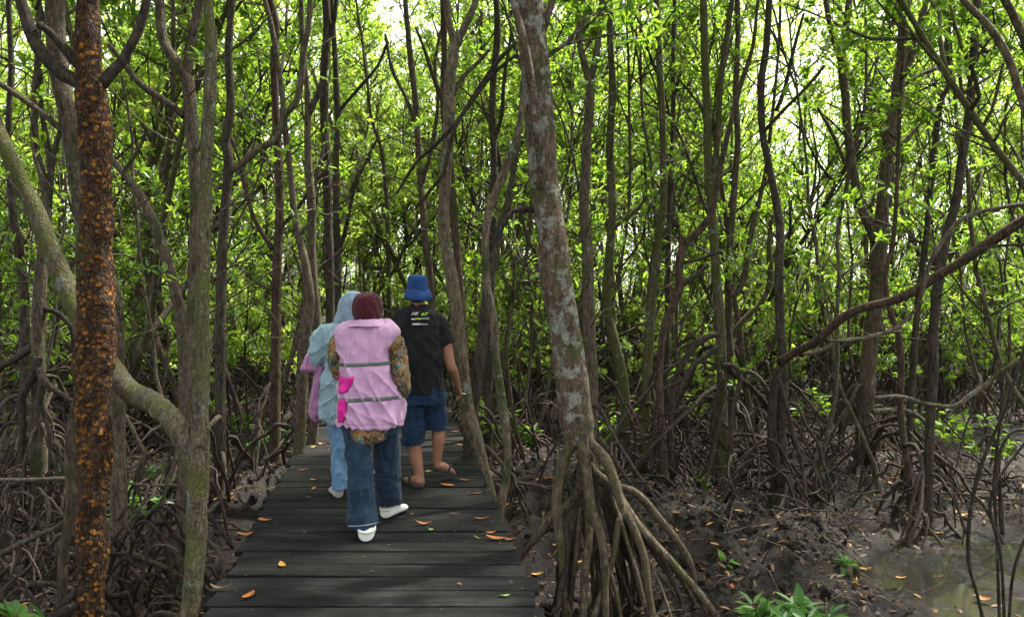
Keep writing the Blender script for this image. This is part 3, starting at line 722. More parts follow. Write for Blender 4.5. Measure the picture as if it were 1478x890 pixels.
T('mangrove_tree', 'brown tree with rising boughs behind the blue bucket hat', 10.5,
  [(624, 600, 14), (622, 420, 11), (614, 350, 10), (607, 260, 9), (600, 150, 9), (590, 60, 8), (584, -10, 7)], 'bark', [([(608, 270, 6), (622, 215, 6), (632, 150, 5), (628, 90, 5), (640, 30, 4)],), ([(603, 190, 6), (585, 140, 5), (566, 100, 5), (556, 50, 4)],)], H=8.5, roots=4, seed=15, twigs=7)
T('mangrove_tree', 'forked tan tree leaning over the boardwalk right of the man', 6.9,
  [(708, 716, 17), (704, 700, 17), (697, 674, 18), (687, 634, 21), (676, 603, 24), (668, 553, 23), (662, 502, 21), (659, 452, 19), (652, 400, 18), (644, 360, 17), (640, 320, 17), (642, 270, 17), (647, 202, 17), (648, 162, 17), (650, 111, 16), (656, 67, 15), (650, 40, 10), (643, -10, 9)], 'bark_pale',
  [([(655, 72, 12), (663, 55, 12), (671, 37, 11), (680, 20, 10), (690, -10, 9)], {'ext': 3}), ([(650, 145, 7), (668, 112, 6), (690, 90, 6), (706, 72, 5)],)], H=8, roots=3, rootspec=(.1, .4, .2, .4, .012), seed=16, lump=.08, twigs=2)
T('mangrove_tree', 'slim pale tree with kinked stem standing by the boardwalk right edge', 5.95,
  [(721, 738, 14), (724, 720, 13), (731, 684, 12), (732, 640, 12), (727, 600, 14), (723, 570, 13), (716, 519, 12), (711, 452, 12), (703, 410, 11), (700, 350, 11), (707, 300, 12), (719, 270, 12), (735, 229, 11), (748, 189, 10), (756, 130, 8), (758, 60, 7)], 'bark_pale', H=6.5, crown=(7, .9), seed=17, lump=.08, cstart=.3)
T('mangrove_tree', 'dark leaning trunk between forked tan tree and slim pale tree', 7.3,
  [(676, 650, 18), (683, 590, 17), (690, 540, 16), (697, 480, 15), (702, 430, 14), (712, 380, 12), (722, 330, 11), (733, 290, 9), (742, 240, 8), (752, 170, 7)], 'bark_dark', H=7, roots=5, seed=18, twigs=5)
T('mangrove_tree', 'dark vertical trunk rising left of the big lichen trunk top', 8.8,
  [(704, 640, 13), (706, 520, 12), (710, 400, 11), (712, 300, 11), (713, 236, 10), (711, 135, 10), (718, 50, 10), (716, -10, 9)], 'bark_dark', [([(712, 210, 6), (724, 165, 6), (728, 110, 5), (738, 50, 4)],)], H=8.5, roots=5, seed=19, twigs=5)
T('mangrove_tree', 'reddish dark trunk close behind the forked tan tree', 8.2, [(676, 640, 14), (668, 480, 12), (660, 370, 12), (654, 300, 12), (648, 230, 11), (640, 150, 10), (641, 80, 9), (640, -10, 9)], 'bark_red', [([(642, 155, 6), (625, 110, 6), (612, 70, 5), (600, 40, 4)],)], H=8.5, roots=4, seed=20, twigs=6)
for q in (([(745, 61, 6), (711, 98, 6), (667, 165, 6), (657, 179, 7), (630, 208, 6), (600, 236, 5), (572, 280, 4)], 'long straight dead bough slanting down behind the man', 5.9),
          ([(745, 79, 5), (711, 108, 5), (672, 160, 5), (660, 176, 6), (648, 215, 6), (640, 250, 5), (625, 270, 5), (600, 300, 4)], 'thinner dead bough crossing the forked tan trunk', 5.8)):
    S = spline([list(W(a, b, q[2])) + [w_ / 2 * q[2] / F] for a, b, w_ in q[0]], .05); b_ = MB(); b_.tube(S[:, :3], S[:, 3], 8, lump=.1, lf=10)
    tag(b_.build('dead_bough', M['bark_dark']), q[1], 'branch', 'dead boughs caught in the trees')

# the big tree on stilt roots beside the boardwalk
main = T('mangrove_tree', 'big lichen spotted tree on a cone of stilt roots beside the boardwalk', 5.0,
  [(836, 640, 34), (833, 612, 46), (830, 590, 46), (823, 536, 46), (814, 468, 45), (802, 401, 45), (796, 334, 41), (785, 270, 41), (781, 205, 42), (776, 135, 41), (772, 90, 40), (768, 50, 40), (763, -10, 40)], 'bark_lichen',
  [([(738, -12, 12, -.1), (745, 15, 12, -.12), (752, 45, 13, -.15), (758, 70, 13, -.16), (764, 105, 14, -.17), (770, 140, 14, -.16), (776, 190, 14, -.14), (781, 240, 12, -.11), (784, 290, 10, -.05)], {'name': 'fused_stem', 'mat': 'bark_lichen'}),
   ([(772, 302, 9), (756, 303, 8), (741, 305, 7), (730, 318, 7), (718, 338, 6), (708, 356, 5)], {'mat': 'bark_dark'}), ([(752, 303, 5), (757, 330, 5), (762, 350, 4), (774, 366, 4)], {'mat': 'bark_dark'}),
   ([(784, 86, 8), (800, 74, 6), (816, 64, 6), (832, 44, 5), (843, 28, 4)], {'leafy': 4}), ([(782, 55, 10), (788, 30, 10), (800, -8, 9)], {'ext': 2.5})],
  H=8.5, crown=(12, 1.6), lump=.06, seed=21, segs=48, lf=5, octv=5, own_base=False)
MB_BASE = np.array(main.location)
def stilt(pts, dd=-.1, mat_='root', k=12, extra=True):
    n = len(pts)
    Q = np.array([list(W(q[0], q[1], 5.0 + (q[3] if len(q) > 3 else dd * i / max(1, n - 1)))) + [q[2] * .43 * 5.0 / F] for i, q in enumerate(pts)])
    if extra:
        d = unit(Q[-1, :3] - Q[-2, :3]); d[2] = min(d[2], -.5); gg = gz(Q[-1, 0], Q[-1, 1]); L = (Q[-1, 2] - gg + .08) / -d[2]
        if L > 0: Q = np.vstack([Q, np.append(Q[-1, :3] + d * L, Q[-1, 3] * .85)])
    S = spline(Q, .025); b = MB(); b.tube(S[:, :3], S[:, 3], k, lump=.13, lf=12); b.build('prop_root', M[mat_], main, origin=MB_BASE)
stilt([(832, 600, 30), (825, 636, 20), (813, 666, 19), (803, 718, 17), (805, 752, 15), (810, 792, 14), (813, 843, 13), (818, 895, 13)], -.15)
stilt([(836, 585, 26), (838, 612, 21), (844, 657, 19), (849, 701, 18), (855, 738, 17), (866, 769, 15), (872, 812, 13), (874, 890, 12)], -.3)
stilt([(850, 728, 16), (851, 772, 14), (845, 819, 13), (841, 895, 13)], -.3)
stilt([(840, 590, 28), (850, 634, 18), (871, 657, 18), (886, 691, 17), (899, 732, 15), (916, 765, 14), (930, 806, 13), (936, 853, 12), (943, 895, 12)], -.35)
stilt([(842, 660, 16), (862, 684, 14), (883, 701, 14), (903, 730, 13), (930, 768, 13), (965, 806, 13), (1001, 846, 12), (1035, 890, 12)], -.2)
stilt([(850, 690, 12), (872, 697, 13), (893, 701, 13), (920, 713, 13), (950, 746, 13), (981, 785, 13), (998, 819, 13), (1003, 858, 11)], .1)
stilt([(838, 700, 16), (825, 725, 15), (798, 748, 14), (771, 779, 12), (751, 806, 10)], .25)
stilt([(900, 735, 12), (893, 752, 12), (886, 799, 11), (869, 853, 11), (855, 895, 11)], -.3)
stilt([(842, 650, 17), (838, 700, 17), (834, 742, 16), (826, 790, 15), (820, 830, 14), (822, 895, 14)], .2)
stilt([(848, 650, 20), (856, 700, 18), (858, 750, 16), (864, 800, 15), (868, 895, 14)], .25)
stilt([(870, 675, 14), (890, 720, 13), (905, 770, 12), (914, 820, 11), (912, 895, 11)], .3)
stilt([(880, 700, 11), (905, 730, 11), (918, 775, 10), (925, 820, 10), (921, 880, 9)], .15)
rg = np.random.default_rng(4)
for q in range(24):
    x0, y0 = rg.uniform(808, 915), rg.uniform(690, 790); y0 = max(y0, 690 + abs(x0 - 845) * .9)
    e = x0 + (x0 - 838) * rg.uniform(.3, 1.6) + rg.normal(0, 14); w_ = rg.uniform(4, 9); a = rg.normal(0, 8)
    e = min(max(e, 792 + rg.uniform(-6, 10)), 1040)
    stilt([(x0, y0, w_ * 1.1), ((x0 * .6 + e * .4) + a, y0 * .66 + 900 * .34, w_), ((x0 * .25 + e * .75) + a * .5, y0 * .33 + 900 * .67, w_), (e, 905, w_ * .9)], rg.uniform(-.3, .35), 'root' if rg.random() < .6 else 'root_grey', 8)
for q in range(13):
    x0 = rg.uniform(855, 925); y0 = 672 + abs(x0 - 845) * .85 + rg.uniform(-4, 25); e = min(1045, x0 + (x0 - 838) * rg.uniform(.7, 1.5)); w_ = rg.uniform(4, 8)
    stilt([(x0, y0, w_ * 1.1), (x0 * .62 + e * .38, y0 * .68 + 900 * .32, w_), (x0 * .28 + e * .72, y0 * .36 + 900 * .64, w_), (e, 903, w_ * .9)], rg.uniform(-.35, .3), 'root' if rg.random() < .7 else 'root_grey', 8)

T('mangrove_tree', 'forked grey brown tree just right of the big lichen trunk', 7.4,
  [(853, 640, 20), (853, 536, 19), (851, 502, 18), (849, 435, 18), (848, 367, 17), (843, 300, 15), (846, 240, 15), (847, 200, 14), (852, 130, 13), (843, 90, 9), (836, 57, 9), (833, -10, 8)], 'bark',
  [([(852, 125, 10), (856, 101, 10), (862, 70, 9), (866, 40, 8), (870, -10, 8)], {'ext': 2.5})], H=8, roots=9, seed=22, twigs=5)
T('mangrove_tree', 'mottled trunk leaning left right of the forked grey brown tree', 9, [(905, 620, 16), (898, 545, 16), (886, 490, 15), (876, 440, 14), (880, 370, 13), (884, 300, 12), (880, 220, 11), (884, 130, 10), (880, 40, 9), (884, -10, 8)], 'bark_mossy', [([(884, 330, 7), (900, 318, 6), (920, 302, 6), (932, 280, 5), (930, 220, 4)],)], H=8, roots=8, seed=23, twigs=6)
T('mangrove_tree', 'straight mottled tree with two boughs above the tangled roots in the middle', 8.5,
  [(930, 640, 14), (934, 536, 14), (939, 468, 13), (943, 408, 13), (947, 384, 13), (951, 340, 12), (957, 300, 11), (957, 236, 10), (956, 168, 10), (951, 84, 9), (947, -10, 8)], 'bark_mossy', [([(952, 345, 6), (966, 325, 6), (975, 300, 5), (988, 265, 4), (1000, 235, 4)],)], H=8, roots=9, seed=24, twigs=6)
T('mangrove_tree', 'thin dark stem right beside the straight mottled tree', 10, [(962, 640, 8), (964, 400, 8), (966, 300, 8), (969, 236, 7), (972, 135, 7), (971, 101, 7), (974, -10, 6)], 'bark_dark', [([(972, 140, 5), (982, 105, 5), (990, 60, 4)],)], H=8.5, roots=6, seed=25, twigs=7)
T('mangrove_tree', 'kinked pinkish brown tree standing alone right of the stilt roots', 7.55,
  [(962, 716, 12), (959, 691, 12), (956, 640, 12), (953, 590, 11), (952, 536, 11), (955, 495, 11), (964, 458, 13), (980, 418, 13), (980, 385, 12), (988, 354, 11), (1012, 330, 10), (1029, 300, 8), (1040, 240, 8), (1054, 180, 7), (1070, 120, 7), (1086, 70, 6), (1092, 20, 5)], 'bark_red',
  [([(981, 380, 6), (1002, 376, 5), (1020, 370, 5), (1040, 362, 4)],), ([(984, 412, 7), (1000, 402, 6), (1012, 390, 6), (1022, 384, 4)], {'mat': 'bark_dark'})], H=6.5, crown=(6, .8), seed=26, twigs=3)
T('mangrove_tree', 'twin trunked tree with pale arching roots at centre right', 7.9,
  [(1044, 640, 15), (1042, 560, 15), (1041, 519, 15), (1038, 452, 15), (1034, 400, 14), (1030, 340, 13), (1026, 300, 12), (1022, 230, 12), (1021, 168, 11), (1018, 101, 11), (1015, -10, 10)], 'bark_mossy',
  [([(1029, 300, 9), (1031, 245, 9), (1036, 200, 9), (1039, 128, 9), (1048, 61, 8), (1058, -10, 7)], {'ext': 2.5}),
   ([(1036, 483, 8), (1020, 487, 9), (1001, 502, 9), (985, 525, 9), (976, 545, 9), (969, 575, 9), (968, 620, 8), (970, 690, 8)], {'name': 'prop_root', 'mat': 'root_grey', 'dd': -.2}),
   ([(1036, 500, 7), (1020, 512, 7), (1000, 528, 7), (985, 548, 7), (972, 556, 6), (958, 562, 5), (945, 590, 5), (940, 690, 5)], {'name': 'prop_root', 'mat': 'root_grey', 'dd': -.35}),
   ([(1042, 527, 8), (1052, 527, 8), (1064, 531, 8), (1068, 553, 7), (1062, 575, 7), (1056, 600, 7), (1052, 690, 6)], {'name': 'prop_root', 'mat': 'root_grey', 'dd': -.4}),
   ([(1042, 535, 6), (1037, 560, 6), (1032, 585, 6), (1028, 620, 6), (1030, 700, 5)], {'name': 'prop_root', 'mat': 'root_grey', 'dd': -.3}),
   ([(1043, 520, 8), (1060, 540, 8), (1085, 560, 7), (1110, 590, 7), (1125, 640, 6), (1130, 700, 6)], {'name': 'prop_root', 'mat': 'root_dark', 'dd': -.1})],
  H=8, roots=14, rootspec=(.4, 1.5, .4, 1.4, .016), seed=27, twigs=5)
T('mangrove_tree', 'slender tree with bough bending right behind the twin trunked tree', 9,
  [(1058, 640, 12), (1055, 520, 11), (1052, 450, 11), (1052, 418, 11), (1052, 367, 11), (1058, 300, 10), (1062, 240, 9), (1065, 202, 9), (1062, 135, 9), (1065, 44, 8), (1064, -10, 7)], 'bark',
  [([(1054, 428, 8), (1064, 422, 9), (1075, 396, 9), (1081, 355, 8), (1088, 320, 8), (1096, 290, 7), (1106, 240, 6), (1112, 190, 5)], {'ext': 3}), ([(1055, 485, 9), (1075, 460, 9), (1100, 435, 8), (1112, 400, 8), (1110, 350, 7), (1116, 310, 6)], {'mat': 'bark_mossy'})], H=8, roots=9, seed=28, twigs=5)
bough = T('mangrove_tree', 'dark bent tree with a long red brown bough slanting to the right edge', 7.6,
  [(1119, 712, 18), (1124, 657, 15), (1128, 590, 15), (1130, 520, 13), (1126, 468, 12), (1124, 401, 12), (1126, 340, 11), (1122, 300, 11), (1109, 236, 11), (1100, 185, 10), (1099, 118, 10), (1106, 67, 10), (1111, -10, 9)], 'bark_dark',
  [([(1127, 522, 14, -.1), (1150, 507, 12, -.3), (1178, 492, 12, -.5), (1212, 462, 12, -.7), (1239, 446, 12, -.8), (1286, 434, 12, -1), (1323, 418, 13, -1.1), (1353, 398, 13, -1.2), (1387, 378, 14, -1.3), (1421, 354, 15, -1.4), (1448, 337, 15, -1.5), (1485, 313, 16, -1.6), (1540, 280, 16, -1.7)], {'name': 'red_bough', 'mat': 'bark_red', 'dd': 0}),
   ([(1126, 530, 12), (1118, 560, 12), (1114, 600, 13), (1116, 650, 14), (1128, 700, 15)], {'name': 'second_stem', 'mat': 'bark_dark', 'dd': -.1}),
   ([(1124, 545, 7), (1136, 590, 7), (1146, 630, 6), (1156, 665, 6), (1166, 715, 5)], {'name': 'prop_root', 'mat': 'root_grey', 'dd': -.2}),
   ([(1120, 160, 6), (1132, 130, 6), (1146, 70, 5), (1160, 20, 4)],), ([(1102, 190, 6), (1135, 155, 5), (1165, 125, 5), (1190, 95, 4)],)], H=8, roots=10, rootspec=(.3, 1, .3, .9, .014), seed=29, twigs=5)
for pts, lab, dD, mt in (
  ([(1500, 292, 7), (1448, 299, 6), (1394, 313, 6), (1367, 340, 6), (1343, 378, 6), (1330, 425, 6), (1320, 448, 5), (1289, 475, 5), (1245, 489, 4), (1195, 492, 4)], 'thin grey bough curving over the long red brown bough', 6.0, 'bark_pale'),
  ([(1490, 352, 4), (1440, 355, 4), (1410, 362, 4), (1390, 376, 3)], 'short thin bough under the red brown bough at the right edge', 5.9, 'bark_dark'),
  ([(1300, 478, 5), (1270, 482, 6), (1240, 489, 6), (1210, 492, 6), (1185, 505, 6), (1160, 512, 5)], 'pale dead bough lying along the red brown one', 6.9, 'bark_pale'),
  ([(1500, 505, 8), (1478, 516, 7), (1448, 534, 7), (1421, 556, 7), (1398, 572, 7), (1378, 586, 7), (1340, 583, 6), (1300, 572, 6), (1262, 575, 6)], 'yellowish crooked bough sinking towards the mud at far right', 6.9, 'bark_pale'),
  ([(1260, 594, 8), (1300, 592, 8), (1325, 600, 7), (1345, 620, 6)], 'pale horizontal bough behind the slim trunk at the pool', 7.9, 'bark_pale'),
  ([(1412, 645, 5), (1425, 628, 6), (1438, 640, 6), (1442, 690, 6), (1447, 770, 6)], 'pale knee shaped root by the pool at far right', 6.2, 'root_grey'),
  ([(1478, 620, 5), (1462, 622, 5), (1448, 640, 5), (1440, 668, 4), (1436, 730, 4)], 'pale bent root at the right edge above the pool', 6.1, 'root_grey')):
    S = spline([list(W(a, b, dD)) + [w_ / 2 * dD / F] for a, b, w_ in pts], .05); b_ = MB(); b_.tube(S[:, :3], S[:, 3], 9, lump=.12, lf=10)
    tag(b_.build('dead_bough' if 'root' not in lab else 'stray_root', M[mt]), lab, 'branch' if 'root' not in lab else 'root', 'dead boughs caught in the trees' if 'root' not in lab else None)
T('mangrove_tree', 'tall Y shaped tree with two strong stems at right', 9.2,
  [(1246, 668, 26), (1249, 600, 23), (1250, 570, 22), (1255, 502, 21), (1262, 452, 21), (1268, 384, 21), (1272, 330, 20), (1274, 290, 18), (1278, 253, 18), (1283, 202, 18), (1294, 152, 17), (1299, 101, 15), (1303, 44, 14), (1296, -10, 13)], 'bark',
  [([(1264, 350, 14), (1256, 328, 14), (1243, 300, 13), (1230, 240, 12), (1223, 185, 12), (1220, 135, 12), (1215, 80, 11), (1222, 30, 10), (1226, -10, 9)], {'ext': 3.5}), ([(1216, 90, 8), (1207, 70, 8), (1198, 35, 8), (1190, -10, 7)], {'ext': 3}),
   ([(1297, 120, 11), (1306, 105, 11), (1316, 80, 11), (1324, 58, 11), (1338, -10, 10)], {'ext': 3}), ([(1300, 125, 7), (1330, 108, 6), (1370, 92, 6), (1410, 78, 5), (1440, 70, 4)],),
   ([(1288, 215, 7), (1272, 185, 7), (1258, 150, 6), (1250, 120, 5)],), ([(1255, 320, 6), (1240, 280, 5), (1222, 240, 5), (1200, 190, 5), (1180, 155, 4)],), ([(1282, 225, 6), (1310, 200, 5), (1335, 170, 5), (1350, 140, 4)], {'mat': 'bark_pale'})], H=9, crown=(9, 1.4), roots=9, rootspec=(.3, 1.1, .4, 1.2, .016), seed=30, twigs=5)
T('mangrove_tree', 'slim dark tree standing at the far edge of the mud pool', 7.05,
  [(1337, 750, 17), (1339, 700, 15), (1341, 640, 14), (1343, 600, 14), (1347, 540, 14), (1347, 485, 14), (1352, 428, 14), (1360, 367, 13), (1372, 320, 12), (1381, 285, 12), (1390, 219, 12), (1400, 152, 12), (1406, 67, 11), (1411, -10, 10)], 'bark_dark',
  [([(1398, 165, 5), (1388, 130, 5), (1384, 95, 4), (1378, 50, 4), (1376, -5, 3)],), ([(1400, 130, 6), (1416, 95, 5), (1432, 75, 5), (1446, 50, 4)], {'leafy': 3}), ([(1402, 100, 4), (1425, 62, 4), (1455, 30, 4)], {'leafy': 3})], H=8, roots=10, rootspec=(.1, .5, .25, .6, .012), flare=1.5, seed=31, twigs=3)
T('mangrove_tree', 'black wiggly stem between the Y shaped tree and the slim dark tree', 8.2, [(1312, 650, 10), (1316, 560, 10), (1322, 470, 9), (1328, 410, 9), (1336, 350, 9), (1341, 300, 8), (1346, 240, 8), (1351, 195, 8), (1358, 145, 8), (1371, 118, 7), (1367, 67, 7), (1371, 20, 6), (1369, -10, 5)], 'bark_dark', H=7.5, seed=32, roots=8, twigs=6, crown=(7, .9))
T('mangrove_tree', 'thin reddish stem among roots left of the slim dark tree', 7.3, [(1317, 738, 11), (1311, 680, 10), (1304, 630, 9), (1300, 590, 9), (1301, 519, 9), (1296, 479, 9), (1284, 448, 8), (1278, 400, 7), (1290, 340, 6)], 'bark_red', H=4.5, crown=(5, .7), seed=33, roots=5, cstart=0)
T('mangrove_tree', 'smooth limb leaning in from the top right corner', 5.2, [(1540, 420, 18), (1510, 280, 15), (1484, 175, 12), (1468, 121, 11), (1454, 81, 11), (1428, 40, 10), (1400, 10, 9), (1380, -15, 8)], 'bark_pale', H=5.5, crown=(6, 1.1), seed=34)
T('mangrove_tree', 'second leaning limb at the very top right corner', 5.6, [(1560, 400, 18), (1520, 200, 15), (1490, 90, 13), (1465, 27, 12), (1446, -10, 11)], 'bark', H=7, crown=(8, 1.2), seed=35)
for tr, lab, dD in (([(1420, 905, 6), (1411, 860, 5), (1398, 809, 5), (1400, 742, 6), (1414, 678, 6), (1432, 632, 5), (1451, 590, 5), (1470, 530, 5), (1490, 470, 4)], 'bare thorny sapling with a bend in the lower right corner', 4.4),
                    ([(1450, 905, 5), (1444, 799, 4), (1429, 735, 5), (1441, 691, 4), (1478, 640, 4), (1520, 590, 4)], 'thin bare sapling right of the bent one', 4.3),
                    ([(1438, 760, 4), (1434, 700, 4), (1440, 640, 4), (1446, 560, 3), (1440, 520, 3)], 'straight dark twig standing between the two bare saplings', 4.5),
                    ([(1456, 905, 4), (1462, 830, 4), (1478, 780, 4), (1500, 740, 3)], 'short bare shoot at the right edge of the pool', 4.2)):
    T('bare_sapling', lab, dD, tr, 'bark_dark', H=0, cat='sapling', group='bare saplings by the pool', lump=.1)
T('mangrove_tree', 'short tan stem pressed against the foot of the orange barked tree', 4.4, [(90, 880, 15), (92, 800, 14), (103, 725, 15), (101, 657, 14), (106, 605, 13), (114, 560, 11), (118, 500, 9)], 'root', H=0, lump=.1)
# ------------------------------------------------------------------ the forest behind: whole trees, copied one by one
def proto_tree(seed, H, r, stems, low, n, leafm, roots=9, Lr=(.7, 1.6), dens=3):
    rg = np.random.default_rng(seed)
    wood, rt, RP, RD = MB(), MB(), [], []
    for s in range(stems):
        d0 = np.array([rg.normal(0, .2), rg.normal(0, .2), 1.0]); p0 = np.array([rg.normal(0, .08) * s, rg.normal(0, .08) * s, -.12])
        E, _ = wander(p0, d0, H * rg.uniform(.85, 1.05), 16, .085, .09, rg)
        rr = r * np.linspace(1.1, .3, 17) * (.8 if s else 1)
        S = spline(np.column_stack([E, rr * .8]), .18)
        wood.tube(S[:, :3], S[:, 3], 9, lump=.12, lf=6)
        foliate(wood, RP, RD, E, r, n, Lr, rg, low, (4, 7), .06, (.5, 1.15), dens)
        for q in range(9):                      # bare side twigs below the crown
            k = rg.integers(1, 9); a = rg.uniform(0, 6.28); tw, _ = wander(E[k], [math.cos(a), math.sin(a), rg.uniform(.2, 1.2)], rg.uniform(.4, 1.5), 6, .2, .08, rg)
            wood.tube(tw, np.linspace(.012, .004, 7), 5)
            if rg.random() < .35: RP.append(tw[-1]); RD.append(tw[-1] - tw[-2])
    for q in range(roots):
        a = q * 2.4 + rg.uniform(-.5, .5); z = rg.uniform(.3, 1.2); R = rg.uniform(.35, 1.25)
        p, rr = arc_root(np.array([0, 0, z]), a, R, -.02, rg.uniform(.011, .02), rg); rt.tube(p, rr, 6, lump=.1, lf=12)
        if rg.random() < .6:
            k = rg.integers(3, 6); a2 = a + rg.choice([-1, 1]) * rg.uniform(.5, 1); p2, r2 = arc_root(p[k], a2, R * .5, -.02, rr[k] * .7, rg, .03); rt.tube(p2, r2, 5)
    lf = MB(); rosettes(lf, np.array(RP), np.array(RD), 8, .083, rg)
    return wood.mesh('trunk'), rt.mesh('roots') if roots else None, lf.mesh('crown', False)
KINDS = []
for k in range(12):
    barkn = ['bark', 'bark_dark', 'bark_mossy', 'bark_pale', 'bark', 'bark_mossy', 'bark_pale'][k % 7]
    stems = 2 if k % 4 == 1 else 1
    KINDS.append((proto_tree(100 + k, [8.2, 7.2, 9, 7.8, 6.6, 8.6][k % 6], [.052, .045, .06, .04, .05, .045, .035][k % 7], stems, [.34, .42, .26, .48, .3, .38][k % 6], [32, 26, 36, 28][k % 4], 'leaf'), barkn, stems))
def put(kind, name, x, y, sc, rz, label, cat, group, leafm):
    (w_, r_, c_), bk, _ = kind
    root = empty(name, (x, y, gz(x, y) - .02)); root.scale = (sc, sc, sc * random.uniform(.92, 1.1)); root.rotation_euler.z = rz
    tag(root, label, cat, group)
    for nm, me, mt in (('trunk', w_, M[bk]), ('roots', r_, M['root_grey'] if random.random() < .5 else M['root_dark']), ('crown', c_, M[leafm])):
        if me is None: continue
        o = bpy.data.objects.new(nm, me); COL.objects.link(o); o.parent = root
        if not me.materials: me.materials.append(mt)
        o.material_slots[0].link = 'OBJECT'; o.material_slots[0].material = mt
ZONES = [(-999, 150, 'left of the orange barked trunk'), (150, 330, 'right of the orange barked trunk'), (330, 470, 'left of the walkers'),
         (470, 660, 'straight beyond the walkers'), (660, 800, 'just left of the big lichen trunk'), (800, 960, 'just right of the big lichen trunk'),
         (960, 1140, 'behind the twin trunked tree'), (1140, 1320, 'behind the tall Y shaped tree'), (1320, 9999, 'beyond the mud pool')]
def zone(x, y):
    px = CX + x / y * F
    return next(z[2] for z in ZONES if z[0] <= px < z[1])
taken = [(o.location.x, o.location.y) for o in bpy.data.objects if o.name.startswith('mangrove_tree') and not o.parent]
def spots(n, y0, y1, gap, seed, p=.8, corr=1.5, margin=2.0, wide=.70):
    r = np.random.default_rng(seed); out = []
    for _ in range(n * 60):
        if len(out) >= n: break
        u = r.uniform(); y = (y0 ** (2 - p) + u * (y1 ** (2 - p) - y0 ** (2 - p))) ** (1 / (2 - p)); x = r.uniform(-1, 1) * (y * wide + margin)
        if y < 16.5 and abs(x - (DECK_L(y) + DECK_R(y)) / 2) < corr * (.85 if y > 11 else 1): continue
        if math.hypot((x - 4.35) / 2.0, (y - 5.35) / 2.1) < 1: continue
        if any(math.hypot(x - a, y - b) < gap for a, b in taken): continue
        taken.append((x, y)); out.append((x, y))
    return out, r
sp, r = spots(160, 9.3, 25, .85, 5, p=.55)
for x, y in sp:
    k = KINDS[r.integers(0, 12)]; px_ = CX + x / y * F
    if (500 < px_ < 655 and y < 17) or (px_ > 1130 and r.random() < .4): continue
    far = 'far slender mangrove tree' if y > 17 else 'slender leafy mangrove tree at middle distance'
    if k[2] == 2: far = far.replace('slender', 'twin stemmed')
    put(k, 'background_tree', x, y, r.uniform(1.05, 1.35) if y > 16 else r.uniform(.85, 1.2), r.uniform(0, 6.28), far + ' ' + zone(x, y), 'tree', 'slender mangrove trees filling the forest behind', 'leaf_sunlit' if y > 14 or r.random() < .3 else 'leaf')
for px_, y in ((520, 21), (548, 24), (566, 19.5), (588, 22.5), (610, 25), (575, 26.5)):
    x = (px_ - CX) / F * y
    put(KINDS[int(px_) % 12], 'background_tree', x, y, 1.35, px_ * .7, 'far slender mangrove tree closing the line of the boardwalk', 'tree', 'slender mangrove trees filling the forest behind', 'leaf_sunlit')
# young trees, leafy from low down
YOUNG = []
for k in range(8):
    YOUNG.append((proto_tree(300 + k, [2.4, 3.4, 4.4, 2.0][k % 4], [.014, .018, .024, .012][k % 4], 2 if k % 2 else 1, .22, [7, 9, 10, 7][k % 4], 'leaf', 0 if k % 3 else 5, (.35, .9), 2), 'bark' if k % 2 else 'bark_dark', 1))
sp, r = spots(140, 9.5, 27, .55, 8, p=.7, corr=1.25)
for x, y in sp:
    put(YOUNG[r.integers(0, 8)], 'young_mangrove', x, y, r.uniform(.8, 1.25), r.uniform(0, 6.28), ('low leafy young mangrove far off ' if y > 16 else 'low leafy young mangrove ') + zone(x, y), 'sapling', 'young mangroves under the trees', 'leaf_sunlit' if r.random() < .6 or y > 15 else 'leaf')
# bare thin poles between
POLES = []
for k in range(5):
    rg = np.random.default_rng(500 + k); w_ = MB(); RP, RD = [], []
    E, _ = wander(np.array([0, 0, -.1]), [rg.normal(0, .2), rg.normal(0, .2), 1], rg.uniform(4.5, 7), 16, .13, .05, rg)
    w_.tube(E, np.linspace(.024, .008, 17), 7, lump=.1)
    for q in range(9):
        j = rg.integers(2, 16); a = rg.uniform(0, 6.28); tw, _ = wander(E[j], [math.cos(a), math.sin(a), rg.uniform(.4, 1.8)], rg.uniform(.5, 1.8), 7, .17, .06, rg); w_.tube(tw, np.linspace(.011, .003, 8), 5)
        for v in (3, 5, 7): RP.append(tw[v]); RD.append(tw[v] - tw[v - 1])
    lf = MB(); rosettes(lf, np.array(RP), np.array(RD), 6, .1, rg)
    POLES.append(((w_.mesh('trunk'), None, lf.mesh('crown', False)), 'bark_dark' if k % 2 else 'bark', 1))
sp, r = spots(220, 7.4, 22, .35, 13, p=.9, corr=1.3)
for x, y in sp:
    put(POLES[r.integers(0, 5)], 'thin_pole_tree', x, y, r.uniform(.8, 1.2), r.uniform(0, 6.28), 'wiry thin stem with few leaves ' + ('far off ' if y > 14 else '') + zone(x, y), 'tree', 'wiry stems standing between the trees', 'leaf')

r = np.random.default_rng(61)  # unseen trees around the camera, added for canopy shade and sideways views
for x, y in ((-3.6, 3.4), (-4.6, 4.9), (-5.6, 6.6), (4.6, 4.2), (5.4, 5.6), (7.4, 5.0), (8.4, 7.6), (7.0, 1.2), (8.6, 3.2), (5.8, -1.2), (6.3, 7.2), (-2.6, 1.6), (3.2, 2.0), (4.4, .4), (-3.9, -.6), (6.6, 3.0), (-6.6, 3.2)):
    put(KINDS[r.integers(0, 12)], 'background_tree', x, y, r.uniform(.85, 1.1), r.uniform(0, 6.28), 'unseen slender mangrove tree just outside the edge of the view, added for canopy shade', 'tree', 'slender mangrove trees filling the forest behind', 'leaf')
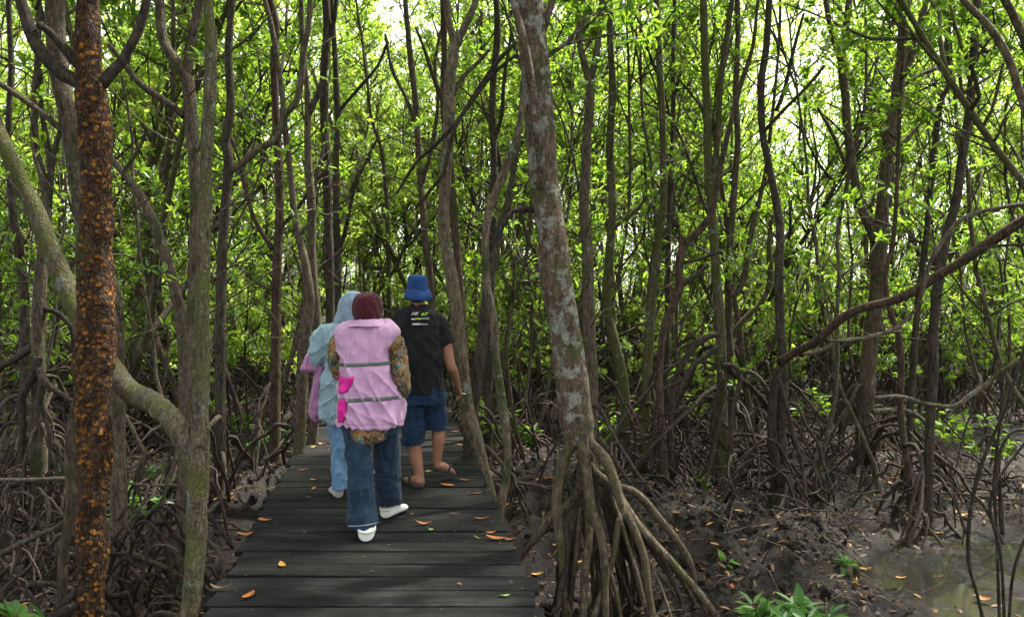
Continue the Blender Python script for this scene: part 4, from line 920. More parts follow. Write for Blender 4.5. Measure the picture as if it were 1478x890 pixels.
# ------------------------------------------------------------------ tangle of stilt roots over the ground
rg = np.random.default_rng(77)
mbs = [MB(), MB()]
x, y, r = scatter(3500, 6.4, 24, seed=31, p=.9, deck_gap=1.15)
P0 = np.stack([x, y], 1); nz = vnoise(np.stack([x, y, x * 0], 1), .55, 71)
for (a_, b_), q in zip(P0, nz):
    if math.hypot((a_ - 4.35) / 1.9, (b_ - 5.35) / 2.0) < 1: continue
    if b_ < 9 and abs(a_ - UX * b_ - .1) < 2.0 and rg.random() < .85: continue
    if q < -.25 and b_ < 12: continue
    if b_ < 7.6 and rg.random() < .5: continue
    z0 = gz(a_, b_); hgt = abs(rg.normal(0, .38)) + .1; R = rg.uniform(.3, 1.1); a = rg.uniform(0, 6.28)
    t = np.linspace(0, 1, 9); cv = rg.normal(0, .7)
    kind = rg.random()
    prof = np.sin(t * math.pi) * hgt if kind < .5 else (1 - t ** 2) * hgt
    xx = a_ + np.cos(a + cv * t) * R * t; yy = b_ + np.sin(a + cv * t) * R * t
    rr = rg.uniform(.004, .0125) * np.linspace(1.2, .7, 9)
    mbs[int(rg.random() < .45)].tube(np.stack([xx, yy, z0 - .04 + prof], 1) + rg.normal(0, .015, (9, 3)), rr, 5)
for k, (nm, mt, lb) in enumerate((('dark_root_tangle', 'root_dark', 'dense dark tangle of arching stilt roots over the mud'), ('grey_root_tangle', 'root_grey', 'greyish tangle of thin arching stilt roots over the mud'))):
    o = mbs[k].build(nm, M[mt]); tag(o, lb, 'roots', kind='stuff')
# closer tangle on the left bank
mbq = MB()
for q in range(210):
    px, d = rg.uniform(-20, 255), rg.uniform(4.6, 7.5)
    x0 = (px - CX) / F * d; z0 = gz(x0, d); a = rg.uniform(0, 6.28); R = rg.uniform(.2, .9); hgt = abs(rg.normal(0, .22)) + .05
    if px > 190 and rg.random() < .6: R *= .5
    t = np.linspace(0, 1, 9); cv = rg.normal(0, .6); prof = np.sin(t * math.pi) * hgt if rg.random() < .6 else (1 - t) * hgt * 1.5
    mbq.tube(np.stack([x0 + np.cos(a + cv * t) * R * t, d + np.sin(a + cv * t) * R * t, z0 - .03 + prof], 1) + rg.normal(0, .012, (9, 3)), rg.uniform(.005, .015) * np.linspace(1.2, .7, 9), 7, lump=.12, lf=14)
tag(mbq.build('left_bank_roots', M['root_grey']), 'tangle of bent grey roots and sticks on the mud at lower left', 'roots', kind='stuff')

# ------------------------------------------------------------------ far wood closing the view
rg = np.random.default_rng(91)
mbf = MB(); C = []
for q in range(1700):
    a = rg.uniform(-.86, .86); d = rg.uniform(29, 46); z = rg.uniform(-.2, 17.5) * rg.uniform(.8, 1.0) + (d - 29) * .06
    C.append((math.sin(a) * d, math.cos(a) * d, z, rg.uniform(.7, 1.9)))
C = np.array(C); n = 130
P = np.repeat(C[:, :3], n, 0) + rg.normal(0, 1, (len(C) * n, 3)) * np.repeat(C[:, 3:4], n, 0) * np.array([.62, .62, .42])
keep = P[:, 2] > -.5; P = P[keep]; m_ = len(P)
leaves(mbf, P, rg.normal(0, 1, (m_, 3)) + np.array([0, 0, -.2]), rg.normal(0, .6, (m_, 3)) + np.array([0, 0, 1.0]), rg.uniform(.11, .2, m_), rg.uniform(.055, .09, m_))
tag(mbf.build('far_wood', M['leaf_sunlit'], smooth=False), 'sunlit mass of far mangrove foliage closing the view', 'far trees', kind='stuff')
mbs_ = MB()
for q in range(150):
    a = rg.uniform(-.84, .84); d = rg.uniform(28, 42); E, _ = wander([math.sin(a) * d, math.cos(a) * d, -.7], [rg.normal(0, .15), rg.normal(0, .15), 1], rg.uniform(6, 9), 10, .1, .05, rg)
    mbs_.tube(E, np.linspace(.07, .02, 11), 6)
tag(mbs_.build('far_stems', M['bark']), 'pale stems of the far wood', 'far trees', kind='stuff')

# ------------------------------------------------------------------ seedlings and low plants
def seedling(px, py, d, stems, h, L, label, seed, n=6, mt='leaf_low', spread=.35, cat='plant'):
    rg = np.random.default_rng(seed); x, y = (px - CX) / F * d, d
    z = gz(x, y); root = empty('seedling', (x, y, z)); tag(root, label, cat, 'leafy seedlings on the mud')
    st, lf = MB(), MB(); RP, RD = [], []
    for s in range(stems):
        a = rg.uniform(0, 6.28); o = np.array([math.cos(a), math.sin(a), 0]) * rg.uniform(0, spread) * .5
        E, de = wander(o + np.array([0, 0, -.03]), np.array([o[0], o[1], 1.0]) + rg.normal(0, .15, 3), h * rg.uniform(.6, 1.1), 6, .12, .1, rg)
        st.tube(E, np.linspace(.007, .0035, 7), 6); RP += [E[-1], E[-2]]; RD += [de, de + rg.normal(0, .5, 3)]
        if rg.random() < .6: RP.append(E[-3]); RD.append(de + rg.normal(0, .8, 3))
    rosettes(lf, np.array(RP), np.array(RD), n, L, rg, (.9, 1.5))
    st.build('stem', M['twig'], root); lf.build('foliage', M[mt], root, smooth=False)
seedling(1165, 880, 4.55, 9, .22, .11, 'broad leaved green seedling clump at the bottom right', 1, 5, spread=.55)
seedling(1095, 890, 4.6, 4, .17, .10, 'smaller seedling left of the bottom right clump', 2, 5, spread=.3)
seedling(1213, 850, 5.5, 2, .14, .085, 'three leaved sprig beside the mossy stub', 3, 4, spread=.1)
seedling(1040, 838, 5.5, 1, .08, .09, 'single green shoot by the stilt roots', 4, 4, spread=.1)
seedling(200, 690, 6.6, 8, .42, .11, 'bushy seedling on the mud between orange trunk and forked trunk', 5, 6, spread=.5)
seedling(25, 915, 4.25, 6, .26, .13, 'green seedling in the bottom left corner', 6, 6, spread=.4)
seedling(140, 640, 7.4, 4, .4, .1, 'dim seedling behind the orange barked trunk', 7, 6, spread=.4)
seedling(765, 600, 9.5, 3, .4, .12, 'fern like pale green plant left of the big lichen trunk', 8, 8, mt='leaf', spread=.3)
seedling(385, 640, 9, 5, .25, .1, 'low seedling on the left bank under the thin trunks', 9, 6, spread=.5)
seedling(262, 600, 7.2, 4, .5, .1, 'leafy shoot in the bend of the mossy limb', 10, 6, spread=.3)
seedling(1005, 700, 8.2, 3, .2, .09, 'small shoot left of the mossy stub on the mound', 11, 6, spread=.3)
for q, (px, d) in enumerate([(340, 10.5), (300, 12), (690, 11), (760, 12.5), (905, 9.6), (1000, 11.5), (1190, 11), (1400, 9.5), (1440, 8.6), (1330, 10), (60, 10), (720, 9), (885, 11)]):
    seedling(px, 0, d, 6, .6, .1, 'leafy seedling among the roots ' + zone((px - CX) / F * d, d), 20 + q, 7, mt='leaf', spread=.7)
# cut log, stubs and loose dead wood
def stick(name, pts, d, mt, label, cat, group=None, k=10, lump=.12):
    S = spline([list(W(a, b, d + (e[0] if e else 0))) + [w_ / 2 * d / F] for a, b, w_, *e in pts], .03); b_ = MB(); b_.tube(S[:, :3], S[:, 3], k, lump=lump, lf=12)
    o = b_.build(name, M[mt]); tag(o, label, cat, group); return o
m, t = mat('cut_wood'); g = NT(t); g.out(g.mix(g.noise(g.coords(), 30, 3), (.42, .34, .22), (.30, .23, .14)), .8); M['cut'] = m
lg = stick('sawn_log', [(1030, 900, 17), (1050, 880, 17), (1074, 858, 17)], 5.0, 'bark_pale', 'short sawn log with a pale cut end at the foot of the stilt roots', 'log')
stick('cut_stub', [(1236, 870, 9), (1237, 845, 9), (1236, 818, 9)], 5.6, 'bark_mossy', 'mossy cut stub standing at the rim of the pool', 'stub')
stick('cut_stub', [(1056, 740, 6), (1057, 720, 6), (1058, 705, 6)], 7.0, 'bark_mossy', 'thin green stub on top of the mud mound', 'stub')
stick('dead_branch', [(950, 798, 4), (985, 790, 5), (1020, 784, 6), (1068, 788, 5), (1095, 812, 4), (1122, 838, 3)], 5.9, 'twig', 'forked grey dead branch lying on the mud mound', 'branch')
stick('dead_branch', [(706, 660, 5), (712, 678, 6), (748, 698, 6), (762, 715, 5), (781, 740, 4)], 7.4, 'twig', 'pale hooked dead branch right of the slim pale tree', 'branch')
stick('dead_branch', [(745, 696, 4), (775, 700, 5), (800, 708, 4)], 7.3, 'twig', 'straight dead stick joining the hooked branch to the big roots', 'branch')
stick('dead_branch', [(165, 694, 4), (215, 700, 4), (275, 699, 4)], 6.2, 'twig', 'dead stick lying level on the left mud', 'branch')
stick('dead_branch', [(-10, 805, 8), (40, 778, 8), (78, 762, 7), (92, 752, 6)], 4.9, 'bark_pale', 'tan dead branch at the left edge pointing up to the orange trunk', 'branch')
stick('dead_branch', [(-10, 692, 5), (40, 692, 6), (98, 690, 6)], 5.4, 'twig', 'level dead branch at the left edge', 'branch')
stick('dead_branch', [(300, 740, 7), (318, 765, 7), (336, 790, 6)], 5.2, 'bark_dark', 'dark branch end poking out beside the boardwalk left edge', 'branch')
stick('stray_root', [(233, 740, 11), (229, 760, 12), (240, 778, 12), (255, 800, 11), (262, 830, 10)], 4.8, 'root', 'stout bent root behind the pale forked trunk', 'root', 'bent roots beside the pale forked trunk')
for q in range(26):
    r_ = np.random.default_rng(900 + q); x0 = r_.uniform(170, 270); y0 = r_.uniform(745, 850); d_ = r_.uniform(4.3, 5.2); s = r_.choice([-1, 1])
    stick('stray_root', [(x0, y0, 5), (x0 + s * 18, y0 - r_.uniform(0, 25), 5), (x0 + s * 45, y0 + r_.uniform(0, 30), 5), (x0 + s * 60, y0 + r_.uniform(60, 120), 4)], d_, 'root_dark' if q % 3 else 'root_grey',
          'thin bent root between the orange trunk and the pale forked trunk', 'root', 'thin bent roots at lower left', 7)
# ------------------------------------------------------------------ people
def loft(mb, rings, seg=36, cap=True):
    """rings: (cx, cy, cz, rx, ry, exponent)"""
    a = np.arange(seg) / seg * 2 * math.pi; V = []
    for cx, cy_, cz, rx, ry, e in rings:
        c, s = np.cos(a), np.sin(a)
        V.append(np.stack([cx + rx * np.sign(c) * np.abs(c) ** (2 / e), cy_ + ry * np.sign(s) * np.abs(s) ** (2 / e), np.full(seg, cz)], 1))
    n = len(rings); V = np.concatenate(V)
    i = np.arange(n - 1)[:, None] * seg; j = np.arange(seg)[None, :]; j2 = (j + 1) % seg
    Q = np.stack([i + j, i + j2, i + seg + j2, i + seg + j], -1).reshape(-1, 4)
    c0 = V[:seg].mean(0); c1 = V[-seg:].mean(0); V = np.vstack([V, c0, c1]); jj = np.arange(seg); b = (n - 1) * seg
    mb.add(V, [Q, np.stack([np.full(seg, n * seg), (jj + 1) % seg, jj], -1), np.stack([np.full(seg, n * seg + 1), b + jj, b + (jj + 1) % seg], -1)])
def sloft(mb, D, rows, ry, seg=40, e=2.4, step=.015, mz=1.0):
    """rows: (py, pxL, pxR[, depth offset[, ry]]) from top to bottom; smooth in between"""
    R = []
    for q in rows:
        d = D + (q[3] if len(q) > 3 else 0); k = q[4] if len(q) > 4 else ry
        l, r_ = W(q[1], q[0], d), W(q[2], q[0], d)
        R.append(((l[0] + r_[0]) / 2, d, l[2], (r_[0] - l[0]) / 2, k, e))
    S = spline(np.array(R), step); S[:, 3:5] = np.maximum(S[:, 3:5], .004)
    loft(mb, [tuple(s) for s in S], seg)
def chain(mb, pts, seg=16, step=.012, flat=None):
    """closed tapered limb: (point, radius) pairs with rounded ends"""
    A = np.array([list(p) + [r] for p, r in pts]); S = spline(A, step)
    d0 = unit(S[0, :3] - S[1, :3]); d1 = unit(S[-1, :3] - S[-2, :3]); out = []
    for t in (80, 60, 40, 20): out.append(np.append(S[0, :3] + d0 * S[0, 3] * math.sin(math.radians(t)), S[0, 3] * math.cos(math.radians(t))))
    out += list(S)
    for t in (20, 40, 60, 80): out.append(np.append(S[-1, :3] + d1 * S[-1, 3] * math.sin(math.radians(t)), S[-1, 3] * math.cos(math.radians(t))))
    out = np.array(out); mb.tube(out[:, :3], out[:, 3], seg)
def ball(mb, c, r, rot=None):
    bm = bmesh.new(); bmesh.ops.create_uvsphere(bm, u_segments=24, v_segments=16, radius=1)
    V = np.array([v.co[:] for v in bm.verts]) * np.array(r)
    if rot is not None: V = V @ np.array(Matrix.Rotation(rot[1], 3, rot[0])).T
    for f in (4, 3):
        pass
    q = [np.array([[v.index for v in fc.verts] for fc in bm.faces if len(fc.verts) == k]) for k in (3, 4)]
    bm.verts.index_update(); bm.free(); mb.add(V + np.array(c), [a for a in q if len(a)])
def fuse(mb, voxel=.006, smooth=4, wrinkle=None):
    """union of the closed pieces as one continuous skin; wrinkle(V, N) gives an offset along the normal"""
    me = mb.mesh('fuse'); o = bpy.data.objects.new('fuse', me); COL.objects.link(o)
    r = o.modifiers.new('r', 'REMESH'); r.mode = 'VOXEL'; r.voxel_size = voxel; r.use_smooth_shade = True
    s = o.modifiers.new('s', 'SMOOTH'); s.factor = .5; s.iterations = smooth
    dg = bpy.context.evaluated_depsgraph_get(); ev = o.evaluated_get(dg); out = bpy.data.meshes.new_from_object(ev)
    bpy.data.objects.remove(o); bpy.data.meshes.remove(me)
    n = len(out.vertices); V = np.empty(n * 3); out.vertices.foreach_get('co', V); V = V.reshape(-1, 3)
    if wrinkle is not None:
        N = np.empty(n * 3); out.vertices.foreach_get('normal', N); N = N.reshape(-1, 3)
        V = V + N * wrinkle(V)[:, None]
    out.vertices.foreach_set('co', V.ravel()); out.update()
    out.polygons.foreach_set('use_smooth', np.ones(len(out.polygons), dtype=bool))
    return out
def shift(me, org):
    n = len(me.vertices); V = np.empty(n * 3); me.vertices.foreach_get('co', V); V = V.reshape(-1, 3) - np.array(org)
    me.vertices.foreach_set('co', V.ravel()); me.update(); return me
def bvh(me):
    return BVHTree.FromPolygons([v.co.copy() for v in me.vertices], [tuple(p.vertices) for p in me.polygons])
def folds(V, amp, fx, fz, seed, diag=.0, ridge=True):
    P = V * np.array([fx, fx, fz]); P[:, 2] += V[:, 0] * diag * 10
    n = fbm(P, 1.0, 3, seed)
    return amp * ((.55 - 2 * np.abs(n)) if ridge else n)
def crease(V, amp, fu, fw, ang, seed):
    c, s = math.cos(math.radians(ang)), math.sin(math.radians(ang))
    u = V[:, 0] * c + V[:, 2] * s; w = -V[:, 0] * s + V[:, 2] * c
    P = np.stack([w * fu, V[:, 1] * 2, u * fw], 1); P[:, 0] += .5 * vnoise(P * .4, 1.0, seed + 1)
    n = 1 - np.abs(vnoise(P, 1.0, seed)); m = .5 + .5 * vnoise(V, 2.4, seed + 2)
    return amp * (n ** 4 - .25) * np.clip(m * 1.5, 0, 1)
def hand(mb, wrist, d, palm_n, side, size=.178, curl=(.5, .7, .8), thumb=1):
    """palm, four bent fingers of unequal length and a thumb off the side. d: along the hand, palm_n: out of the palm, side: towards the thumb"""
    d, pn, sd = unit(d), unit(palm_n), unit(side); w0 = np.array(wrist)
    pl = size * .52
    for k in (-1.0, -.33, .33, 1.0):
        chain(mb, [(w0 - d * .01 + sd * k * .014, .015), (w0 + d * pl * .5 + sd * k * .023, .0145), (w0 + d * pl + sd * k * .027, .0115)], 10, .01)
    for k, L in zip((1.0, .33, -.33, -1.0), (.9, 1.0, .94, .74)):
        p = w0 + d * pl + sd * k * .027; dirn = d.copy(); pts = [(p - d * .012, .0095)]
        for s, c in zip((.24, .15, .11), curl):
            dirn = unit(dirn * math.cos(c) + pn * math.sin(c)); pn2 = unit(pn * math.cos(c) - d * math.sin(c)); p = p + dirn * size * s * L * 1.05
            pts.append((p, .0082 if s > .12 else .0068))
        chain(mb, pts, 8, .006)
    b = w0 + d * .022 + sd * .024; t1 = b + unit(sd * .8 + d * .7 + pn * .4) * .04; t2 = t1 + unit(d * .9 + pn * .6 + sd * .1) * .03; t3 = t2 + unit(d * .7 + pn * .8) * .024
    chain(mb, [(b - sd * .01, .014), (t1, .011), (t2, .0095), (t3, .0078)], 8, .006)
def head(mb, c, fwd, r=(.076, .096, .112), hair=False):
    c = np.array(c); f = unit(fwd); s = np.cross(f, [0, 0, 1.0])
    def at(a, b, h): return c + s * a + f * b + np.array([0, 0, h])
    ang_ = math.atan2(f[1], f[0]) - math.pi / 2
    ball(mb, at(0, -.008, .022), (r[0], r[1], r[2] * .85), ('Z', ang_)); ball(mb, at(0, .022, -.03), (r[0] * .86, r[1] * .78, r[2] * .72), ('Z', ang_))
    ball(mb, at(0, .05, -.075), (.036, .034, .028), ('Z', ang_))                                   # chin
    chain(mb, [(at(0, .088, .018), .008), (at(0, .102, -.012), .012), (at(0, .106, -.026), .014)], 10, .006)   # nose
    for q in (-1, 1):
        ball(mb, at(q * .031, .078, .028), (.022, .014, .008), ('Z', ang_))                        # brow
        ball(mb, at(q * .03, .074, .008), (.013, .011, .010), ('Z', ang_))                         # eye
        ball(mb, at(q * (r[0] + .004), -.005, -.004), (.011, .019, .032), ('Z', ang_))             # ear
    ball(mb, at(0, .086, -.052), (.025, .012, .0065), ('Z', ang_)); ball(mb, at(0, .084, -.063), (.022, .012, .007), ('Z', ang_))
def skin(name, a, b):
    m, t = mat(name); g = NT(t); c = g.coords()
    g.out(g.mix(g.noise(c, 12, 4), a, b), .5, g.bump(g.noise(c, 160, 3), .001, .5), .35, Subsurface_Weight=.12, Subsurface_Scale=.01); return m
M['skin'] = skin('brown_skin', (.30, .145, .085), (.22, .10, .06)); M['skin_f'] = skin('light_brown_skin', (.42, .24, .16), (.36, .19, .12))

def denim(name, a, b, streak=30):
    m, t = mat(name); g = NT(t); c = g.coords(); cz = g.coords((1, 1, .18))
    f = g.mix(.5, g.ramp(g.noise(c, 7, 4, .6), [(.35, (0,) * 3), (.68, (1,) * 3)]), g.ramp(g.noise(cz, streak, 4, .7), [(.3, (0,) * 3), (.7, (1,) * 3)]))
    n = g.noise(c, 520, 2); nb = g.bump(g.noise(c, 26, 4, .6), .006, .6, g.bump(n, .0012, .5))
    g.out(g.mix(g.math('MULTIPLY', n, .25), g.mix(f, a, b), tuple(x * 1.8 for x in b)), .85, nb, .15, .1); return m
def printed(name):
    m, t = mat(name); g = NT(t); c = g.coords()
    w = g.mix(.10, c, g.n('ShaderNodeTexNoise', i_Scale=18.0).outputs[1], 'ADD')
    v = g.voro(w, 17, out=1); s = g.n('ShaderNodeSeparateColor'); g.l(v, s.inputs[0]); d = g.voro(w, 17)
    col = g.ramp(s.outputs[0], [(0, (.03, .018, .012)), (.2, (.42, .16, .03)), (.36, (.05, .10, .03)), (.46, (.05, .22, .28)), (.58, (.34, .19, .07)), (.7, (.12, .045, .02)), (.82, (.40, .26, .15)), (.92, (.30, .08, .03))], 'CONSTANT')
    v2 = g.voro(w, 70, out=1); s2 = g.n('ShaderNodeSeparateColor'); g.l(v2, s2.inputs[0])
    col2 = g.ramp(s2.outputs[0], [(0, (.02, .014, .01)), (.4, (.30, .12, .03)), (.6, (.05, .08, .03)), (.75, (.33, .22, .10)), (.9, (.04, .15, .2))], 'CONSTANT')
    col = g.mix(g.ramp(d, [(.25, (0,) * 3), (.4, (1,) * 3)]), col, col2)
    g.out(col, .8, g.bump(g.noise(c, 24, 3), .004, .6), .2, .1); return m
M['pink'] = fabric('pink_padded_cloth', (.55, .335, .50), (.46, .265, .415), 6, 500, .001, .8, .25, None, .006)
M['pink2'] = fabric('dusky_pink_cloth', (.40, .19, .335), (.31, .14, .255), 7, 500, .001, .75, .2, None, .008)
M['band'] = fabric('grey_green_band', (.11, .15, .11), (.075, .105, .08), 30, 600, .0008, .6)
M['hot'] = fabric('hot_pink_cloth', (.75, .03, .33), (.55, .015, .22), 14, 500, .001, .45, 0, None, .006)
M['maroon'] = fabric('maroon_knit', (.085, .018, .027), (.028, .005, .009), 110, 150, .006, .95, .1, None, .008)
M['aqua'] = fabric('pale_aqua_crinkled_cotton', (.30, .43, .48), (.23, .35, .40), 8, 400, .002, .85, .2, 60, .006)
M['scarf'] = fabric('pale_blue_scarf_cloth', (.215, .295, .355), (.155, .225, .285), 5, 500, .001, .75, .3, None, .005)
M['black'] = fabric('black_jersey', (.0095, .0095, .010), (.016, .016, .016), 9, 500, .001, .85, .05, None, .006)
M['hat'] = fabric('blue_cotton', (.018, .06, .19), (.011, .038, .13), 14, 420, .0015, .85, .05, None, .003)
M['print'] = printed('floral_print_cloth')
M['denim_dark'] = denim('dark_blue_denim', (.005, .011, .022), (.019, .042, .070)); M['denim_ink'] = denim('ink_blue_denim', (.004, .0095, .023), (.012, .031, .068))
M['denim_light'] = denim('washed_light_denim', (.05, .115, .215), (.135, .235, .35))
M['white_rubber'] = fabric('white_rubber', (.72, .72, .66), (.62, .62, .56), 10, 200, .0006, .5, 0); M['grey_shoe'] = fabric('grey_canvas', (.42, .41, .40), (.3, .3, .29), 20, 300, .001, .8)
M['sandal'] = fabric('black_rubber', (.013, .012, .011), (.022, .02, .018), 20, 300, .0008, .6)
def plainmat(name, c, rough=.6):
    m, t = mat(name); g = NT(t); g.out(c, rough); return m
M['ink_white'] = plainmat('white_shirt_ink', (.75, .75, .72)); M['ink_lime'] = plainmat('lime_shirt_ink', (.42, .72, .02)); M['ink_grey'] = plainmat('grey_shirt_ink', (.32, .33, .32))
M['thread'] = plainmat('pale_stitching', (.38, .42, .46), .8); M['cig'] = plainmat('white_paper', (.8, .78, .72))

def person(px, py, D, label, body_mb, voxel, skn):
    org = W(px, py, D); org[2] = 0
    me = shift(fuse(body_mb, voxel, 3), org); me.name = 'person'
    o = link('person', me, M[skn]); o.location = org; tag(o, label, 'person'); return o, org
def wear(name, me, mt, who, org, label=None):
    o = link(name, shift(me, org), M[mt], who)
    if label: o['label'] = label
    return o

def strip(tree, org_axis, zfun, h, off, name, mt, who, org, n=120, a0=0, a1=2 * math.pi):
    """a sewn-on band that follows the cloth: rays from the garment's axis outwards"""
    V, A = [], np.linspace(a0, a1, n, endpoint=False if a1 - a0 > 6.2 else True)
    for a in A:
        d = Vector((math.cos(a), math.sin(a), 0))
        for k in (-1, -.9, .9, 1):
            s = Vector((org_axis[0], org_axis[1], zfun(a) + k * h / 2)) + d * 1.0
            hit = tree.ray_cast(s, -d, 1.0)
            p = hit[0] if hit[0] else s - d * .8
            V.append(np.array(p) + np.array(d) * (off if abs(k) < .95 else -.004))
    m_ = len(A); cl = a1 - a0 > 6.2; q = []
    for i in range(m_ if cl else m_ - 1):
        for k in range(3): q.append([i * 4 + k, ((i + 1) % m_) * 4 + k, ((i + 1) % m_) * 4 + k + 1, i * 4 + k + 1])
    b = MB(); b.add(np.array(V), [np.array(q)]); return wear(name, b.mesh(name), mt, who, org)
def patch(tree, poly, D, off, name, mt, who, org, puff=0.0, res=1.0):
    """a flat piece sewn on the cloth: outline in photo pixels, laid on the garment's surface"""
    bm = bmesh.new(); ps = [Vector((a, b, 0)) for a, b in poly]
    vs = [bm.verts.new(p) for p in ps]; f = bm.faces.new(vs)
    bmesh.ops.triangulate(bm, faces=[f]); bmesh.ops.subdivide_edges(bm, edges=bm.edges[:], cuts=3, use_grid_fill=True)
    bnd = {v for e in bm.edges if e.is_boundary for v in e.verts}
    for v in bm.verts:
        t = np.array(W(v.co.x, v.co.y, D)); e = np.array([0, 0, EYE]); d = unit(t - e)
        h = tree.ray_cast(Vector(e), Vector(d), 20)
        p = np.array(h[0]) if h[0] else t
        v.co = Vector(p - d * (off + (0 if v in bnd else puff)))
    me = bpy.data.meshes.new(name); bm.normal_update(); bm.to_mesh(me); bm.free()
    sm = bpy.data.objects.new('tmp', me); COL.objects.link(sm); q = sm.modifiers.new('s', 'SOLIDIFY'); q.thickness = .004; q.offset = -1
    me2 = bpy.data.meshes.new_from_object(sm.evaluated_get(bpy.context.evaluated_depsgraph_get())); bpy.data.objects.remove(sm)
    me2.polygons.foreach_set('use_smooth', np.ones(len(me2.polygons), dtype=bool)); me2.name = name
    return wear(name, me2, mt, who, org)
def shoe(pts_top, heel, toe, w, h, name, mt, who, org, sole=None, e=2.6):
    """closed shoe from heel to toe lofted along its length"""
    heel, toe = np.array(heel), np.array(toe); ax = toe - heel; L = np.linalg.norm(ax); ax = ax / L; up = unit(np.array([0, 0, 1.0]) - ax * ax[2]); sd = np.cross(ax, up)
    b = MB(); rows = []; seg = 24; a = np.arange(seg) / seg * 2 * math.pi
    for t, kw, kh in pts_top:
        c, s = np.cos(a), np.sin(a); P = heel + ax * L * t
        ww = w / 2 * kw * np.sign(c) * np.abs(c) ** (2 / e); hh = h * kh * (.5 + .5 * np.sign(s) * np.abs(s) ** (2 / e))
        rows.append(P + sd * ww[:, None] + up * hh[:, None])
    V = np.concatenate(rows); n = len(rows); i = np.arange(n - 1)[:, None] * seg; j = np.arange(seg)[None, :]; j2 = (j + 1) % seg
    Q = np.stack([i + j, i + j2, i + seg + j2, i + seg + j], -1).reshape(-1, 4); V = np.vstack([V, V[:seg].mean(0), V[-seg:].mean(0)]); jj = np.arange(seg)
    b.add(V, [Q, np.stack([np.full(seg, n * seg), (jj + 1) % seg, jj], -1), np.stack([np.full(seg, n * seg + 1), (n - 1) * seg + jj, (n - 1) * seg + (jj + 1) % seg], -1)])
    return wear(name, fuse(b, .005, 3), mt, who, org)
CLOG = [(-.02, .45, .45), (.02, .72, .8), (.12, .84, .98), (.3, .86, 1.0), (.5, .95, .85), (.72, 1.0, .62), (.88, .86, .48), (.97, .55, .34), (1.0, .3, .2)]

# ---------------- the man in the black T-shirt and blue bucket hat
D = 6.4; b = MB()
head(b, W(602, 424, D), (0, 1, 0), (.072, .091, .105)); chain(b, [(W(602, 432, D - .01), .056), (W(603, 450, D), .062)], 18)
sloft(b, D, [(450, 588, 620), (460, 580, 630), (480, 580, 632), (520, 582, 634), (560, 582, 636), (580, 584, 632)], .1)
def leg(b, pts): chain(b, [(W(x, y, d), r_) for x, y, d, r_ in pts], 20)
leg(b, [(597, 575, 6.42, .082), (597, 610, 6.39, .066), (598, 632, 6.37, .053), (600, 655, 6.36, .054), (603, 672, 6.34, .044), (606, 688, 6.33, .034), (607, 695, 6.32, .034)])
leg(b, [(625, 575, 6.42, .082), (629, 600, 6.44, .064), (632, 614, 6.44, .053), (633, 632, 6.42, .054), (632, 650, 6.42, .042), (631, 664, 6.42, .034), (632, 671, 6.42, .033)])
def foot(b, heel, toe, w=.085):
    heel, toe = np.array(heel), np.array(toe); ax = unit(toe - heel); L = np.linalg.norm(toe - heel); up = unit(np.array([0, 0, 1.0]) - ax * ax[2]); sd = np.cross(ax, up)
    chain(b, [(heel + ax * .02 + up * .034, .033), (heel + ax * L * .35 + up * .035, .035), (heel + ax * L * .62 + up * .024, .027)], 14)
    for k in (-1, 0, 1): chain(b, [(heel + ax * L * .4 + sd * k * .012 + up * .026, .026), (heel + ax * L * .74 + sd * k * .027 + up * .018, .020)], 12)
    for k, q, r_ in ((-1.1, .93, .0125), (-.55, .99, .010), (0, .98, .0095), (.52, .95, .009), (1.0, .90, .0085)):
        chain(b, [(heel + ax * L * .72 + sd * k * .031 + up * .015, r_ * 1.1), (heel + ax * L * q + sd * k * .034 + up * .012, r_)], 8)
hl = W(606, 703, 6.26); hl[2] = .02; tl = hl + np.array([-.12, .21, 0]); foot(b, hl, tl)
hr = W(631, 677, 6.40); tr_ = hr + np.array([.115, .17, -.075]); foot(b, hr, tr_)
chain(b, [(W(627, 463, D), .042), (W(642, 490, D), .046), (W(650, 526, D - .02), .040), (W(654, 534, D), .038), (W(659, 550, D + .07), .029), (W(661, 555, D + .09), .026)], 18)
hand(b, W(661, 556, D + .09), (.05, .10, -.16), (-.9, .3, -.2), (-.1, .9, .3), .175, (.55, .75, .6))
chain(b, [(W(580, 463, D), .042), (W(566, 490, D), .046), (W(560, 528, D - .01), .040), (W(559, 538, D + .03), .037), (W(562, 556, D + .12), .028)], 18)
hand(b, W(562, 557, D + .125), (.0, .08, -.17), (.9, .3, -.1), (.1, .9, .3), .175, (.5, .6, .5))
man, mo = person(605, 700, 6.4, 'man from behind in black T-shirt, blue bucket hat, denim shorts and sandals', b, .0055, 'skin')
b = MB()
sloft(b, D, [(439.5, 592, 615, 0, .062), (443, 586, 621, 0, .07), (448, 575, 632, 0, .095), (456, 569, 639, 0, .115), (470, 571, 638, 0, .128), (495, 573.5, 638.5, 0, .130), (525, 574, 640, 0, .130), (552, 574, 641.5, .01, .138), (566, 575, 642, .01, .142)], .12)
for s, pts in ((1, [(630, 459, 6.4, .056), (640, 476, 6.4, .060), (645.5, 497, 6.39, .058)]), (-1, [(577, 459, 6.4, .056), (568, 476, 6.4, .060), (563, 497, 6.4, .058)])):
    S = spline(np.array([list(W(x, y, d)) + [r_] for x, y, d, r_ in pts]), .012); b.tube(S[:, :3], S[:, 3], 24)
shirt_me = fuse(b, .0065, 4, lambda V: crease(V, .016, 13, 3, 60, 161) + crease(V, .012, 18, 4, -50, 163) + folds(V, .014, 5, 2.2, 3, .35) * np.clip((1.42 - V[:, 2]) / .25, .25, 1) + folds(V, .007, 14, 6, 9, -.3))
shirt_tree = bvh(shirt_me); shirt = wear('t_shirt', shirt_me, 'black', man, mo)
